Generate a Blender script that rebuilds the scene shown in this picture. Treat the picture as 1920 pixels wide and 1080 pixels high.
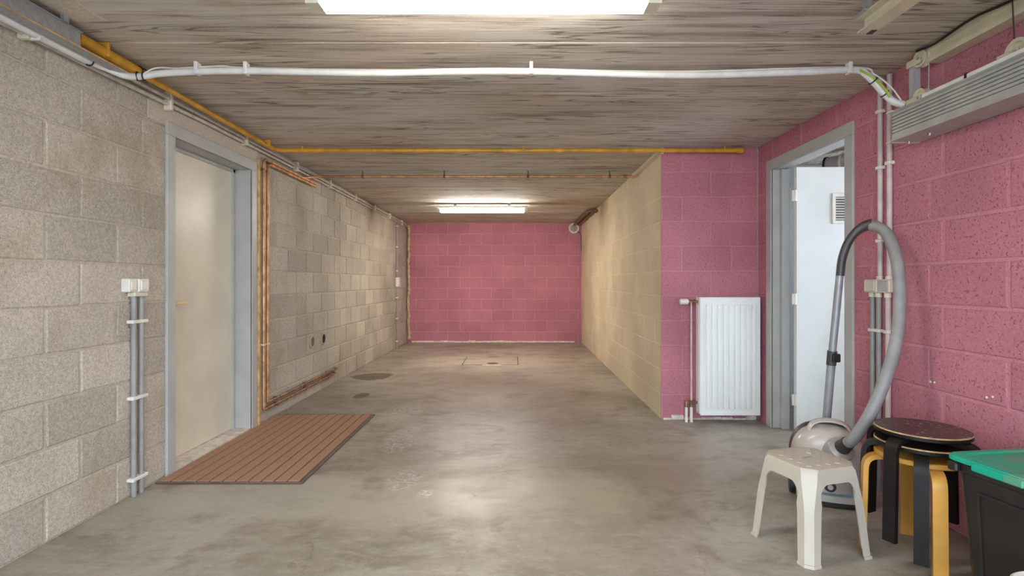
import bpy, bmesh, math, random
from mathutils import Vector, Matrix
random.seed(7)
for o in list(bpy.data.objects):
    bpy.data.objects.remove(o, do_unlink=True)
scene = bpy.context.scene
COL = scene.collection

# ------------------------------------------------------------------ camera, sky, exposure
F = 990.0; CX = 965.0; CY = 529.0; CAMZ = 1.11
cam_data = bpy.data.cameras.new('camera'); cam = bpy.data.objects.new('camera', cam_data); COL.objects.link(cam)
cam.location = (0, 0, CAMZ); cam.rotation_euler = (math.pi/2, 0, 0)
cam_data.sensor_fit = 'HORIZONTAL'; cam_data.sensor_width = 36.0; cam_data.lens = F/1920*36
cam_data.shift_x = (960-CX)/1920; cam_data.shift_y = (CY-540)/1920
cam_data.clip_start = 0.05; cam_data.clip_end = 200
scene.camera = cam

world = bpy.data.worlds.new('sky'); scene.world = world; world.use_nodes = True
bg = world.node_tree.nodes['Background']
bg.inputs['Color'].default_value = (0.72, 0.86, 1.0, 1); bg.inputs['Strength'].default_value = 6.0
LAMP_NEAR, LAMP_FAR = 30.0, 66.0
vs = scene.view_settings
vs.view_transform = 'Standard'; vs.look = 'None'; vs.gamma = 1.0; vs.use_curve_mapping = False
vs.exposure = 0.62

# ------------------------------------------------------------------ room dimensions (metres)
XL, XR, ZC, YB, YR, YF = -1.99, 1.965, 2.2, 9.72, 4.27, -0.6
XCN, XCF = 1.187, 1.228          # cream wall: near and far end

def at(px, py, d):               # point seen at (px, py) at depth d
    return Vector(((px-CX)/F*d, d, CAMZ+(CY-py)/F*d))

# ------------------------------------------------------------------ materials
def lin(c):
    return tuple(((v/255)/12.92 if v/255 <= 0.04045 else ((v/255+0.055)/1.055)**2.4) for v in c)
def c4(c): return (*lin(c), 1)

class NT:
    def __init__(s, name):
        s.m = bpy.data.materials.new(name); s.m.use_nodes = True
        s.t = s.m.node_tree; s.b = s.t.nodes['Principled BSDF']
        s.pos = s.n('ShaderNodeNewGeometry').outputs['Position']
    def n(s, typ, **kw):
        nd = s.t.nodes.new(typ)
        for k, v in kw.items(): setattr(nd, k, v)
        return nd
    def put(s, sock, v):
        if hasattr(v, 'is_linked') or isinstance(v, bpy.types.NodeSocket): s.t.links.new(v, sock)
        else: sock.default_value = v
    def scale(s, v, sc):
        nd = s.n('ShaderNodeVectorMath', operation='MULTIPLY'); s.put(nd.inputs[0], v); nd.inputs[1].default_value = sc
        return nd.outputs[0]
    def noise(s, vec, scale, detail=3, rough=0.55, dist=0.0):
        nd = s.n('ShaderNodeTexNoise'); s.put(nd.inputs['Vector'], vec)
        nd.inputs['Scale'].default_value = scale; nd.inputs['Detail'].default_value = detail
        nd.inputs['Roughness'].default_value = rough; nd.inputs['Distortion'].default_value = dist
        return nd.outputs['Fac']
    def rng(s, v, a, b, c=0.0, d=1.0, smooth=True):
        nd = s.n('ShaderNodeMapRange'); nd.interpolation_type = 'SMOOTHSTEP' if smooth else 'LINEAR'
        s.put(nd.inputs[0], v)
        for i, x in enumerate((a, b, c, d)): nd.inputs[i+1].default_value = x
        return nd.outputs[0]
    def mth(s, op, a, b=0.0):
        nd = s.n('ShaderNodeMath', operation=op); s.put(nd.inputs[0], a); s.put(nd.inputs[1], b); return nd.outputs[0]
    def mix(s, f, a, b, mode='MIX'):
        nd = s.n('ShaderNodeMix', data_type='RGBA', blend_type=mode)
        s.put(nd.inputs[0], f); s.put(nd.inputs[6], a); s.put(nd.inputs[7], b); return nd.outputs[2]
    def bump(s, h, strength=0.3, dist=0.002):
        nd = s.n('ShaderNodeBump'); s.put(nd.inputs['Height'], h)
        nd.inputs['Strength'].default_value = strength; nd.inputs['Distance'].default_value = dist
        s.t.links.new(nd.outputs[0], s.b.inputs['Normal'])
    def out(s, col, rough=0.7, metal=0.0, spec=None):
        s.put(s.b.inputs['Base Color'], col); s.put(s.b.inputs['Roughness'], rough)
        s.b.inputs['Metallic'].default_value = metal
        if spec is not None: s.b.inputs['Specular IOR Level'].default_value = spec
        return s.m

def plain(name, rgb, rough=0.5, metal=0.0, var=0.08, scale=14.0, spec=None, bump=0.0, worn=None):
    t = NT(name); n = t.noise(t.pos, scale, 4)
    a = c4(tuple(v*(1-var) for v in rgb)); b = c4(tuple(min(255, v*(1+var)) for v in rgb))
    col = t.mix(t.rng(n, 0.3, 0.7), a, b)
    if worn:
        w = t.rng(t.noise(t.pos, worn[1], 3, 0.7), worn[2], worn[2]+0.03); col = t.mix(w, col, c4(worn[0]))
    if bump: t.bump(t.noise(t.pos, 220, 2), bump, 0.001)
    return t.out(col, rough, metal, spec)

def block_mat(name, a, b, pit, rnd=0.10, pitamt=0.75, fine=0.5, stain=None, bumps=0.5, pit_th=(0.36, 0.44), mscale=1.0):
    t = NT(name)
    mott = t.noise(t.pos, 70, 3, 0.6)
    grain = t.noise(t.pos, 260*mscale, 2, 0.6)
    pits = t.rng(t.noise(t.pos, 120*mscale, 2, 0.5), pit_th[0], pit_th[1], 1.0, 0.0)
    big = t.noise(t.pos, 1.6, 3, 0.5)
    col = t.mix(t.rng(mott, 0.3, 0.7), c4(a), c4(b))
    oi = t.n('ShaderNodeObjectInfo').outputs['Random']
    br = t.mth('ADD', t.mth('MULTIPLY', t.mth('SUBTRACT', oi, 0.5), rnd*2), 1.0)
    br = t.mth('MULTIPLY', br, t.rng(big, 0.25, 0.75, 0.88, 1.10))
    br = t.mth('MULTIPLY', br, t.rng(grain, 0.3, 0.7, 1-fine*0.35, 1+fine*0.35))
    cc = t.n('ShaderNodeCombineColor')
    for i in range(3): t.put(cc.inputs[i], br)
    col = t.mix(1.0, col, cc.outputs[0], 'MULTIPLY')
    if stain:
        sn = t.rng(t.noise(t.scale(t.pos, (1, 1, 0.6)), 2.6, 4, 0.6), 0.52, 0.74)
        col = t.mix(t.mth('MULTIPLY', sn, stain[1]), col, c4(stain[0]))
    col = t.mix(t.mth('MULTIPLY', pits, pitamt), col, c4(pit))
    h = t.mth('SUBTRACT', t.mth('MULTIPLY', grain, 0.5), pits)
    t.bump(h, bumps, 0.003)
    return t.out(col, 0.85, spec=0.2)

M = {}
M['grey_block'] = block_mat('grey_concrete_block', (178, 168, 154), (200, 191, 177), (112, 100, 86), 0.13, 0.58, 0.9, ((162, 142, 114), 0.55), 0.5, (0.33, 0.41), 1.7)
M['grey_mortar'] = block_mat('grey_mortar', (186, 175, 158), (200, 190, 174), (156, 144, 128), 0, 0.4, 0.4)
M['lintel'] = block_mat('lintel_concrete', (196, 184, 166), (212, 202, 186), (140, 125, 108), 0, 0.5, 0.4, pit_th=(0.28, 0.34))
M['pink_block'] = block_mat('pink_painted_block', (184, 116, 129), (194, 128, 140), (128, 66, 80), 0.05, 0.60, 0.30, None, 0.7, (0.31, 0.38), 0.8)
M['pink_mortar'] = block_mat('pink_painted_mortar', (196, 131, 142), (202, 138, 150), (156, 96, 108), 0, 0.3, 0.3, None, 0.4)
M['pink_mortar_pale'] = block_mat('pale_pink_painted_mortar', (200, 136, 147), (206, 144, 155), (160, 100, 112), 0, 0.3, 0.3, None, 0.4)
M['cream_block'] = block_mat('cream_painted_block', (220, 200, 168), (228, 210, 180), (196, 172, 138), 0.035, 0.35, 0.22, ((208, 184, 150), 0.25), 0.5, (0.30, 0.38), 0.8)
M['cream_mortar'] = block_mat('cream_painted_mortar', (230, 214, 186), (234, 220, 192), (214, 194, 162), 0, 0.3, 0.2)
M['room_wall'] = block_mat('side_room_wall', (178, 178, 176), (190, 190, 188), (150, 150, 150), 0, 0.3, 0.4)

def ceiling_mat():
    t = NT('board_marked_concrete')
    p = t.pos
    s1 = t.noise(t.scale(p, (0.8, 17, 1)), 1.0, 6, 0.62, 0.35)
    s2 = t.noise(t.scale(p, (2.5, 60, 1)), 1.0, 4, 0.6, 0.2)
    s3 = t.noise(t.scale(p, (70, 110, 70)), 1.0, 2, 0.6)
    ln = t.noise(t.scale(p, (0.45, 6.5, 1)), 1.0, 3, 0.5, 0.15)
    br_ = t.noise(t.scale(p, (1.5, 4, 1)), 1.0, 2)
    big = t.noise(t.scale(p, (0.7, 1.3, 1)), 1.0, 4, 0.6)
    blot = t.noise(t.scale(p, (1.6, 5.0, 1)), 1.3, 5, 0.6)
    col = t.mix(t.rng(big, 0.35, 0.65), c4((212, 206, 197)), c4((204, 189, 172)))
    col = t.mix(t.mth('MULTIPLY', t.rng(blot, 0.5, 0.72), 0.55), col, c4((172, 152, 130)))
    col = t.mix(t.mth('MULTIPLY', t.rng(s1, 0.50, 0.68), 0.75), col, c4((146, 134, 122)))
    col = t.mix(t.mth('MULTIPLY', t.rng(s1, 0.30, 0.44, 1, 0), 0.55), col, c4((228, 222, 212)))
    col = t.mix(t.mth('MULTIPLY', t.rng(s2, 0.54, 0.66), 0.55), col, c4((152, 138, 126)))
    for c0 in (0.36, 0.44, 0.5, 0.56, 0.63):
        rid = t.rng(t.mth('ABSOLUTE', t.mth('SUBTRACT', ln, c0)), 0.003, 0.010, 1, 0)
        col = t.mix(t.mth('MULTIPLY', t.mth('MULTIPLY', rid, t.rng(br_, 0.36, 0.60)), 0.75), col, c4((104, 90, 78)))
    col = t.mix(t.mth('MULTIPLY', t.rng(s3, 0.5, 0.75), 0.30), col, c4((222, 218, 210)))
    oi = t.n('ShaderNodeObjectInfo').outputs['Random']
    br = t.rng(oi, 0, 1, 0.92, 1.06, False)
    cc = t.n('ShaderNodeCombineColor')
    for i in range(3): t.put(cc.inputs[i], br)
    col = t.mix(1.0, col, cc.outputs[0], 'MULTIPLY')
    t.bump(t.mth('ADD', t.mth('MULTIPLY', s2, -0.7), t.mth('MULTIPLY', s1, -0.6)), 0.45, 0.006)
    return t.out(col, 0.85, spec=0.25)
M['ceiling'] = ceiling_mat()
M['ceiling_joint'] = plain('pale_joint_mortar', (216, 206, 190), 0.9, var=0.15, scale=30)

def floor_mat():
    t = NT('worn_power_floated_concrete')
    p = t.pos
    warp = t.n('ShaderNodeTexNoise'); t.put(warp.inputs['Vector'], p); warp.inputs['Scale'].default_value = 1.3; warp.inputs['Detail'].default_value = 3
    wv = t.n('ShaderNodeVectorMath', operation='MULTIPLY_ADD'); t.put(wv.inputs[0], warp.outputs['Color']); wv.inputs[1].default_value = (0.40, 0.40, 0.0); t.put(wv.inputs[2], p)
    w = wv.outputs[0]
    a = t.noise(w, 0.9, 5, 0.6); b = t.noise(w, 2.6, 6, 0.65); c = t.noise(t.scale(w, (1.0, 2.4, 1)), 5.0, 6, 0.7); g = t.noise(p, 130, 2)
    f = t.noise(t.scale(w, (1, 1.7, 1)), 1.7, 7, 0.7)
    col = t.mix(t.rng(a, 0.34, 0.64), c4((143, 134, 119)), c4((173, 165, 151)))
    col = t.mix(t.mth('MULTIPLY', t.rng(b, 0.50, 0.66), 0.65), col, c4((126, 110, 94)))
    col = t.mix(t.mth('MULTIPLY', t.rng(f, 0.54, 0.64), 0.50), col, c4((120, 108, 92)))
    col = t.mix(t.mth('MULTIPLY', t.rng(c, 0.52, 0.70), 0.45), col, c4((188, 180, 166)))
    col = t.mix(t.mth('MULTIPLY', t.rng(b, 0.30, 0.44, 1, 0), 0.55), col, c4((168, 146, 128)))
    col = t.mix(t.mth('MULTIPLY', t.rng(g, 0.45, 0.75), 0.18), col, c4((120, 108, 94)))
    e2 = t.noise(t.scale(p, (1, 1.8, 1)), 13, 8, 0.72)
    col = t.mix(t.mth('MULTIPLY', t.rng(e2, 0.50, 0.66), 0.40), col, c4((132, 119, 103)))
    col = t.mix(t.mth('MULTIPLY', t.rng(e2, 0.34, 0.48, 1, 0), 0.35), col, c4((182, 174, 161)))
    col = t.mix(t.mth('MULTIPLY', t.rng(t.noise(p, 38, 3, 0.6), 0.68, 0.74), 0.5), col, c4((110, 100, 88)))
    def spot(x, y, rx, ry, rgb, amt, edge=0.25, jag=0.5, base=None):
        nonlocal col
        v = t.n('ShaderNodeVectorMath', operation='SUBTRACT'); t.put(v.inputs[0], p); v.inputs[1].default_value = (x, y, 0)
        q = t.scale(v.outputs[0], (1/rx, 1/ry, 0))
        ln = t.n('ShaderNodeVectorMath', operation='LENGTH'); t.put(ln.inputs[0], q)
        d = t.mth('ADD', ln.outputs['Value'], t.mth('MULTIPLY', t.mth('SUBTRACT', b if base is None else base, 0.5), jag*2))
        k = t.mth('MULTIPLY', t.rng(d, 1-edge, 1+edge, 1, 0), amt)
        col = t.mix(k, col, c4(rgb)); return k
    spot(-1.67, 6.24, 0.20, 0.22, (88, 80, 67), 0.9, 0.12, 1.6)
    spot(-1.50, 5.14, 0.075, 0.12, (84, 75, 62), 0.9, 0.12, 1.6)
    spot(-0.31, 7.85, 0.10, 0.11, (110, 96, 78), 0.8, 0.15, 1.2)
    spot(0.55, 2.95, 0.55, 0.45, (126, 112, 88), 0.45, 0.6, 1.0)
    spot(1.05, 3.4, 0.5, 0.5, (140, 122, 104), 0.35, 0.6, 1.0)  # reddish reflection of the pink wall painted into the floor colour
    spot(0.68, 2.49, 0.045, 0.04, (116, 104, 80), 0.5, 0.5, 1.0, c)
    spot(-0.36, 3.09, 0.06, 0.10, (116, 106, 92), 0.55, 0.3, 3.2, c)
    spot(-0.48, 2.85, 0.05, 0.05, (116, 106, 92), 0.5, 0.3, 3.2, c)
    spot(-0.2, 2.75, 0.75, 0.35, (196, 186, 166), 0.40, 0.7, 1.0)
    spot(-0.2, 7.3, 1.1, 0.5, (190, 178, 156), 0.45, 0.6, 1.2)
    spot(-1.35, 2.75, 0.55, 0.28, (178, 171, 156), 0.55, 0.15, 0.5)
    # pale abrasion flecks
    fl = t.noise(t.scale(p, (1, 1.6, 1)), 30, 6, 0.8)
    flm = t.rng(fl, 0.48, 0.56)
    for (x, y, rx, ry, am) in ((-0.80, 3.75, 0.13, 0.40, 0.5), (-0.95, 4.55, 0.20, 0.45, 0.5), (-0.47, 2.78, 0.05, 0.06, 0.9), (-0.62, 2.95, 0.12, 0.2, 0.5), (0.9, 5.6, 0.4, 0.3, 0.4)):
        v = t.n('ShaderNodeVectorMath', operation='SUBTRACT'); t.put(v.inputs[0], p); v.inputs[1].default_value = (x, y, 0)
        ln = t.n('ShaderNodeVectorMath', operation='LENGTH'); t.put(ln.inputs[0], t.scale(v.outputs[0], (1/rx, 1/ry, 0)))
        k = t.mth('MULTIPLY', t.mth('MULTIPLY', t.rng(t.mth('ADD', ln.outputs['Value'], t.mth('SUBTRACT', c, 0.5)), 0.5, 1.1, 1, 0), flm), am)
        col = t.mix(k, col, c4((220, 217, 208)))
    # hair cracks
    vo = t.n('ShaderNodeTexVoronoi', feature='DISTANCE_TO_EDGE'); 
    wv2 = t.n('ShaderNodeVectorMath', operation='MULTIPLY_ADD'); 
    wn = t.n('ShaderNodeTexNoise'); t.put(wn.inputs['Vector'], p); wn.inputs['Scale'].default_value = 7; wn.inputs['Detail'].default_value = 4
    t.put(wv2.inputs[0], wn.outputs['Color']); wv2.inputs[1].default_value = (0.30, 0.30, 0); t.put(wv2.inputs[2], p)
    t.put(vo.inputs['Vector'], wv2.outputs[0]); vo.inputs['Scale'].default_value = 0.9
    ck = t.mth('MULTIPLY', t.rng(vo.outputs['Distance'], 0.001, 0.005, 1, 0), t.rng(t.noise(p, 1.7, 3), 0.50, 0.62))
    sp = t.n('ShaderNodeSeparateXYZ'); t.put(sp.inputs[0], p)
    ck = t.mth('MULTIPLY', ck, t.rng(sp.outputs['Y'], 2.6, 3.6, 1, 0))
    col = t.mix(t.mth('MULTIPLY', ck, 0.45), col, c4((108, 90, 70)))
    t.bump(t.mth('ADD', t.mth('MULTIPLY', b, 0.5), t.mth('MULTIPLY', c, 0.25)), 0.12, 0.01)
    return t.out(col, t.rng(f, 0.3, 0.7, 0.34, 0.50), spec=0.5)
M['floor'] = floor_mat()

def mat_carpet():
    t = NT('brown_ribbed_carpet')
    n = t.noise(t.pos, 260, 2, 0.7); m = t.noise(t.pos, 9, 4, 0.6)
    col = t.mix(t.rng(n, 0.3, 0.7), c4((152, 112, 88)), c4((196, 156, 130)))
    col = t.mix(t.mth('MULTIPLY', t.rng(m, 0.45, 0.7), 0.4), col, c4((176, 142, 120)))
    t.bump(n, 0.6, 0.003)
    return t.out(col, 0.95, spec=0.1)
M['carpet'] = mat_carpet()
M['mat_rubber'] = plain('dark_mat_backing', (78, 64, 56), 0.8)
M['mat_edge'] = plain('grey_brown_mat_border', (112, 98, 88), 0.8)
M['frame_grey'] = plain('grey_painted_frame', (182, 181, 178), 0.45, var=0.03, scale=6)
M['leaf_cream'] = plain('cream_door_leaf', (226, 217, 196), 0.35, var=0.03, scale=3)
M['leaf_white'] = plain('white_door_leaf', (228, 230, 226), 0.35, var=0.02, scale=3)
M['handle'] = plain('pale_yellow_plastic', (236, 212, 160), 0.35, var=0.03)
M['white_pl'] = plain('white_plastic', (232, 228, 218), 0.4, var=0.03)
M['cream_pl'] = plain('cream_plastic', (220, 212, 192), 0.45, var=0.04)
M['white_cond'] = plain('white_conduit', (226, 226, 224), 0.4, var=0.03)
M['grey_cond'] = plain('grey_conduit', (152, 150, 147), 0.5, var=0.05)
M['dirty_cond'] = plain('dusty_conduit', (194, 186, 176), 0.5, var=0.08, scale=20)
M['pinkish_cond'] = plain('paint_smeared_conduit', (208, 192, 190), 0.5, var=0.06, scale=12)
M['black_pl'] = plain('black_plastic', (30, 28, 27), 0.45, var=0.15)
M['gas'] = plain('yellow_gas_pipe_paint', (206, 152, 46), 0.4, var=0.10, scale=9)
M['copper'] = plain('copper', (196, 146, 104), 0.45, 0.55, var=0.15, scale=16)
M['old_copper'] = plain('tarnished_copper', (140, 100, 66), 0.5, 0.5, var=0.25, scale=18)
M['wood_strip'] = plain('pale_lath', (208, 168, 116), 0.6, var=0.12, scale=20)
M['galv'] = plain('galvanised_steel', (176, 180, 182), 0.45, 0.6, var=0.05, scale=50)
M['alu'] = plain('ribbed_aluminium', (184, 184, 180), 0.45, 0.35, var=0.05, scale=10)
M['cream_metal'] = plain('cream_painted_metal', (210, 200, 172), 0.5, var=0.05, scale=8)
M['grey_metal'] = plain('grey_bracket', (176, 172, 176), 0.5, var=0.05)
M['radiator'] = plain('white_enamel', (244, 244, 241), 0.28, var=0.01, scale=5)
M['brass'] = plain('dull_brass', (150, 124, 100), 0.4, 0.7, var=0.15)
M['stool_white'] = plain('cream_white_plastic', (188, 178, 161), 0.42, var=0.02, scale=6)
M['birch'] = plain('lacquered_birch', (206, 150, 66), 0.38, var=0.04, scale=9)
M['black_wood'] = plain('black_painted_wood', (26, 22, 19), 0.5, var=0.15, spec=0.25, worn=((150, 128, 96), 60, 0.76))
M['black_seat'] = plain('worn_black_seat', (62, 44, 42), 0.35, var=0.12, worn=((186, 168, 140), 46, 0.615))
M['seat_edge'] = plain('bare_plywood_edge', (176, 146, 104), 0.6, var=0.15, scale=40)
M['box_black'] = plain('scuffed_black_plastic', (40, 36, 34), 0.42, var=0.15, scale=9, worn=((128, 104, 84), 34, 0.77))
M['lid_green'] = plain('green_plastic_lid', (16, 160, 130), 0.40, var=0.05, scale=7, worn=((84, 152, 122), 6, 0.54))
M['vac_body'] = plain('warm_grey_plastic', (196, 186, 178), 0.25, var=0.02)
M['vac_silver'] = plain('silver_plastic', (184, 180, 175), 0.3, 0.3, var=0.03)
M['vac_dark'] = plain('dark_grey_plastic', (66, 63, 62), 0.4, var=0.06)
M['vac_blue'] = plain('blue_grey_plastic', (110, 138, 150), 0.35, var=0.04)
M['hose'] = plain('grey_hose', (146, 144, 142), 0.5, var=0.05, bump=0.3)
M['tube'] = plain('grey_lacquered_tube', (156, 158, 162), 0.38, 0.3, var=0.04)
M['foam'] = plain('yellowed_foam', (202, 174, 134), 0.8, var=0.12, scale=30, bump=0.5)
M['plaster'] = plain('pale_plaster', (224, 212, 200), 0.8, var=0.08, scale=25)
M['hole_shade'] = plain('painted_hole_shade', (26, 22, 19), 0.9)  # flat dark colour painting the shade inside an open hole
M['brown_plug'] = plain('brown_grey_plug', (112, 96, 78), 0.7, var=0.1)
M['collar'] = plain('grey_pipe_collar', (176, 162, 144), 0.6)
M['hatch'] = plain('concrete_hatch', (170, 160, 144), 0.5, var=0.10, scale=5)
M['hatch_joint'] = plain('dirty_joint', (96, 84, 68), 0.8)
M['rust'] = plain('brown_old_pipe', (124, 92, 70), 0.6, 0.2, var=0.15)
M['wire_g'] = plain('green_yellow_wire', (168, 186, 84), 0.5)
M['duct'] = plain('spiral_duct', (196, 198, 202), 0.35, 0.5, var=0.05)
M['bucket'] = plain('pale_bucket_plastic', (226, 222, 214), 0.4, var=0.02)
M['front_wall'] = plain('plain_render', (190, 180, 164), 0.85)
M['drive'] = plain('driveway', (150, 146, 140), 0.9)
def lamp_mat(name, LAMP):
    t = NT(name)
    t.b.inputs['Base Color'].default_value = (0.9, 0.9, 0.88, 1)
    t.b.inputs['Emission Color'].default_value = (1.0, 0.95, 0.86, 1); t.b.inputs['Emission Strength'].default_value = LAMP
    return t.m
M['lamp'] = lamp_mat('fluorescent_diffuser', LAMP_NEAR); M['lamp_far'] = lamp_mat('far_fluorescent_diffuser', LAMP_FAR)  # same kind of lamp; far one set stronger to brighten the rear

# ------------------------------------------------------------------ mesh helpers
ORG = {}
class MB:
    def __init__(s): s.v = []; s.f = []; s.mi = []; s.cur = 0
    def add(s, vs_, fs):
        k = len(s.v); s.v += [Vector(v) for v in vs_]
        for f in fs: s.f.append(tuple(i+k for i in f)); s.mi.append(s.cur)
        return s
    def box(s, x0, x1, y0, y1, z0, z1, bev=0.0, seg=1):
        bm = bmesh.new()
        vv = [bm.verts.new(p) for p in ((x0,y0,z0),(x1,y0,z0),(x1,y1,z0),(x0,y1,z0),(x0,y0,z1),(x1,y0,z1),(x1,y1,z1),(x0,y1,z1))]
        for f in ((0,3,2,1),(4,5,6,7),(0,1,5,4),(1,2,6,5),(2,3,7,6),(3,0,4,7)): bm.faces.new([vv[i] for i in f])
        if bev > 0: bmesh.ops.bevel(bm, geom=list(bm.edges), offset=bev, segments=seg, affect='EDGES', profile=0.5)
        bm.verts.ensure_lookup_table(); bm.verts.index_update()
        s.add([v.co.copy() for v in bm.verts], [[v.index for v in f.verts] for f in bm.faces]); bm.free(); return s
    def obox(s, c, half, rot, bev=0.0):
        t = MB().box(-half[0], half[0], -half[1], half[1], -half[2], half[2], bev)
        m = rot.to_4x4(); m.translation = Vector(c)
        return s.add([m @ v for v in t.v], t.f)
    def sweep(s, pts, prof, up=None, cap=True, closed_prof=True):
        # prof: function(i) -> list of (a, b) offsets in the frame
        pts = [Vector(p) for p in pts]; n = len(pts)
        T = [(pts[min(i+1, n-1)]-pts[max(i-1, 0)]).normalized() for i in range(n)]
        if up is None: up = Vector((0, 0, 1)) if abs(T[0].z) < 0.9 else Vector((1, 0, 0))
        A = (Vector(up)-T[0]*T[0].dot(Vector(up))).normalized(); rings = []
        k = len(s.v); m = None
        for i in range(n):
            A = (A-T[i]*A.dot(T[i])).normalized(); B = T[i].cross(A)
            pr = prof(i); m = len(pr)
            for a, b in pr: s.v.append(pts[i]+A*a+B*b)
        for i in range(n-1):
            for j in range(m):
                j2 = (j+1) % m
                s.f.append((k+i*m+j, k+i*m+j2, k+(i+1)*m+j2, k+(i+1)*m+j)); s.mi.append(s.cur)
        if cap:
            s.f.append(tuple(k+j for j in reversed(range(m)))); s.mi.append(s.cur)
            s.f.append(tuple(k+(n-1)*m+j for j in range(m))); s.mi.append(s.cur)
        return s
    def tube(s, pts, r, seg=10, cap=True):
        rr = r if callable(r) else (lambda i: r)
        return s.sweep(pts, lambda i: [(rr(i)*math.cos(2*math.pi*j/seg), rr(i)*math.sin(2*math.pi*j/seg)) for j in range(seg)], cap=cap)
    def lathe(s, prof, c=(0,0,0), axis='z', seg=24):
        # prof: list of (r, h); closed at the axis when r == 0
        c = Vector(c); k = len(s.v); idx = []
        for r, h in prof:
            row = []
            for j in range(1 if r < 1e-6 else seg):
                a = 2*math.pi*j/seg; x, y = r*math.cos(a), r*math.sin(a)
                p = {'z': (x, y, h), 'y': (x, h, -y), 'x': (h, x, y)}[axis]
                row.append(len(s.v)); s.v.append(c+Vector(p))
            idx.append(row)
        for a, b in zip(idx[:-1], idx[1:]):
            for j in range(seg):
                j2 = (j+1) % seg
                q = [a[j % len(a)], a[j2 % len(a)], b[j2 % len(b)], b[j % len(b)]]
                q = [x for i, x in enumerate(q) if x not in q[:i]]
                if len(q) >= 3: s.f.append(tuple(q)); s.mi.append(s.cur)
        return s
    def prism(s, poly, h0, h1, plane='xz'):
        # poly in plane, extruded along the remaining axis
        n = len(poly)
        def P(a, b, h): return {'xz': (a, h, b), 'xy': (a, b, h), 'yz': (h, a, b)}[plane]
        k = len(s.v)
        for h in (h0, h1): s.v += [Vector(P(a, b, h)) for a, b in poly]
        for j in range(n):
            j2 = (j+1) % n; s.f.append((k+j, k+j2, k+n+j2, k+n+j)); s.mi.append(s.cur)
        s.f.append(tuple(k+j for j in reversed(range(n)))); s.f.append(tuple(k+n+j for j in range(n))); s.mi += [s.cur]*2
        return s
    def xform(s, mat):
        s.v = [mat @ v for v in s.v]; return s
    def mesh(s, name, mats, smooth=35):
        me = bpy.data.meshes.new(name); me.from_pydata([tuple(v) for v in s.v], [], s.f)
        bm = bmesh.new(); bm.from_mesh(me); bmesh.ops.recalc_face_normals(bm, faces=bm.faces); bm.to_mesh(me); bm.free()
        for m in (mats if isinstance(mats, (list, tuple)) else [mats]): me.materials.append(M[m])
        if any(s.mi): me.polygons.foreach_set('material_index', s.mi)
        if smooth:
            me.polygons.foreach_set('use_smooth', [True]*len(me.polygons)); me.set_sharp_from_angle(angle=math.radians(smooth))
        me.update(); return me
    def build(s, name, mats, parent=None, local=False, smooth=35):
        if parent is not None and not local:
            o = ORG.get(parent.name, Vector((0, 0, 0))); s.v = [v-o for v in s.v]
        ob = bpy.data.objects.new(name, s.mesh(name, mats, smooth)); COL.objects.link(ob)
        if parent is not None:
            ob.parent = parent; ORG[ob.name] = ORG.get(parent.name, Vector((0, 0, 0)))
        return ob

def tag(o, label=None, cat=None, group=None, kind=None):
    if label: o['label'] = label
    if cat: o['category'] = cat
    if group: o['group'] = group
    if kind: o['kind'] = kind
    return o
def thing(name, label, cat, loc=(0, 0, 0), rz=0.0, group=None, kind=None):
    o = bpy.data.objects.new(name, None); COL.objects.link(o); o.empty_display_size = 0.05
    o.location = loc; o.rotation_euler = (0, 0, rz); ORG[o.name] = Vector(loc)
    return tag(o, label, cat, group, kind)
def copy_tree(o, parent=None):
    c = o.copy(); COL.objects.link(c); c.parent = parent
    for ch in list(o.children): copy_tree(ch, c)
    return c
def fillet(pts, r, n=6):
    pts = [Vector(p) for p in pts]; out = [pts[0]]
    for i in range(1, len(pts)-1):
        a, b, c = pts[i-1], pts[i], pts[i+1]
        d1 = min(r, (a-b).length*0.49); d2 = min(r, (c-b).length*0.49)
        p, q = b+(a-b).normalized()*d1, b+(c-b).normalized()*d2
        for k in range(n+1):
            t = k/n; out.append(p*(1-t)**2+b*2*t*(1-t)+q*t*t)
    return out+[pts[-1]]
def spline(pts, n=8):
    pts = [Vector(p) for p in pts]; P = [pts[0]*2-pts[1]]+pts+[pts[-1]*2-pts[-2]]; out = []
    for i in range(1, len(P)-2):
        for k in range(n):
            t = k/n
            out.append(0.5*((2*P[i])+(P[i+1]-P[i-1])*t+(2*P[i-1]-5*P[i]+4*P[i+1]-P[i+2])*t*t+(3*P[i]-P[i-1]-3*P[i+1]+P[i+2])*t**3))
    return out+[pts[-1]]

# ------------------------------------------------------------------ setting: floor, ceiling, walls
fl = MB().box(XL-0.3, 3.9, YF-0.3, YB+0.3, -0.15, 0.0).build('floor', 'floor', smooth=0)
tag(fl, 'worn smooth grey-beige concrete garage floor', 'floor', kind='structure')
gr = MB().box(-8, 8, -12, YF-0.3, -0.2, -0.03).build('ground', 'drive', smooth=0)
tag(gr, 'paved driveway outside the garage', 'ground', kind='structure')

ce = MB().box(XL-0.3, 3.9, YF-0.3, YB+0.3, ZC+0.005, ZC+0.2).build('ceiling', 'ceiling_joint', smooth=0)
tag(ce, 'brown-grey precast concrete plank ceiling', 'ceiling', kind='structure')
PW = 0.64
plank_me = MB().box(XL-0.02, XR+0.3, -PW/2+0.0045, PW/2-0.0045, 0, 0.05, 0.004).mesh('plank', 'ceiling', 0)
y = 2.40-PW*5+PW/2
while y < YB+0.3:
    o = bpy.data.objects.new('plank', plank_me); COL.objects.link(o); o.parent = ce
    o.location = (0, y, ZC+random.uniform(-0.0015, 0.0015)); y += PW

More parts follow.
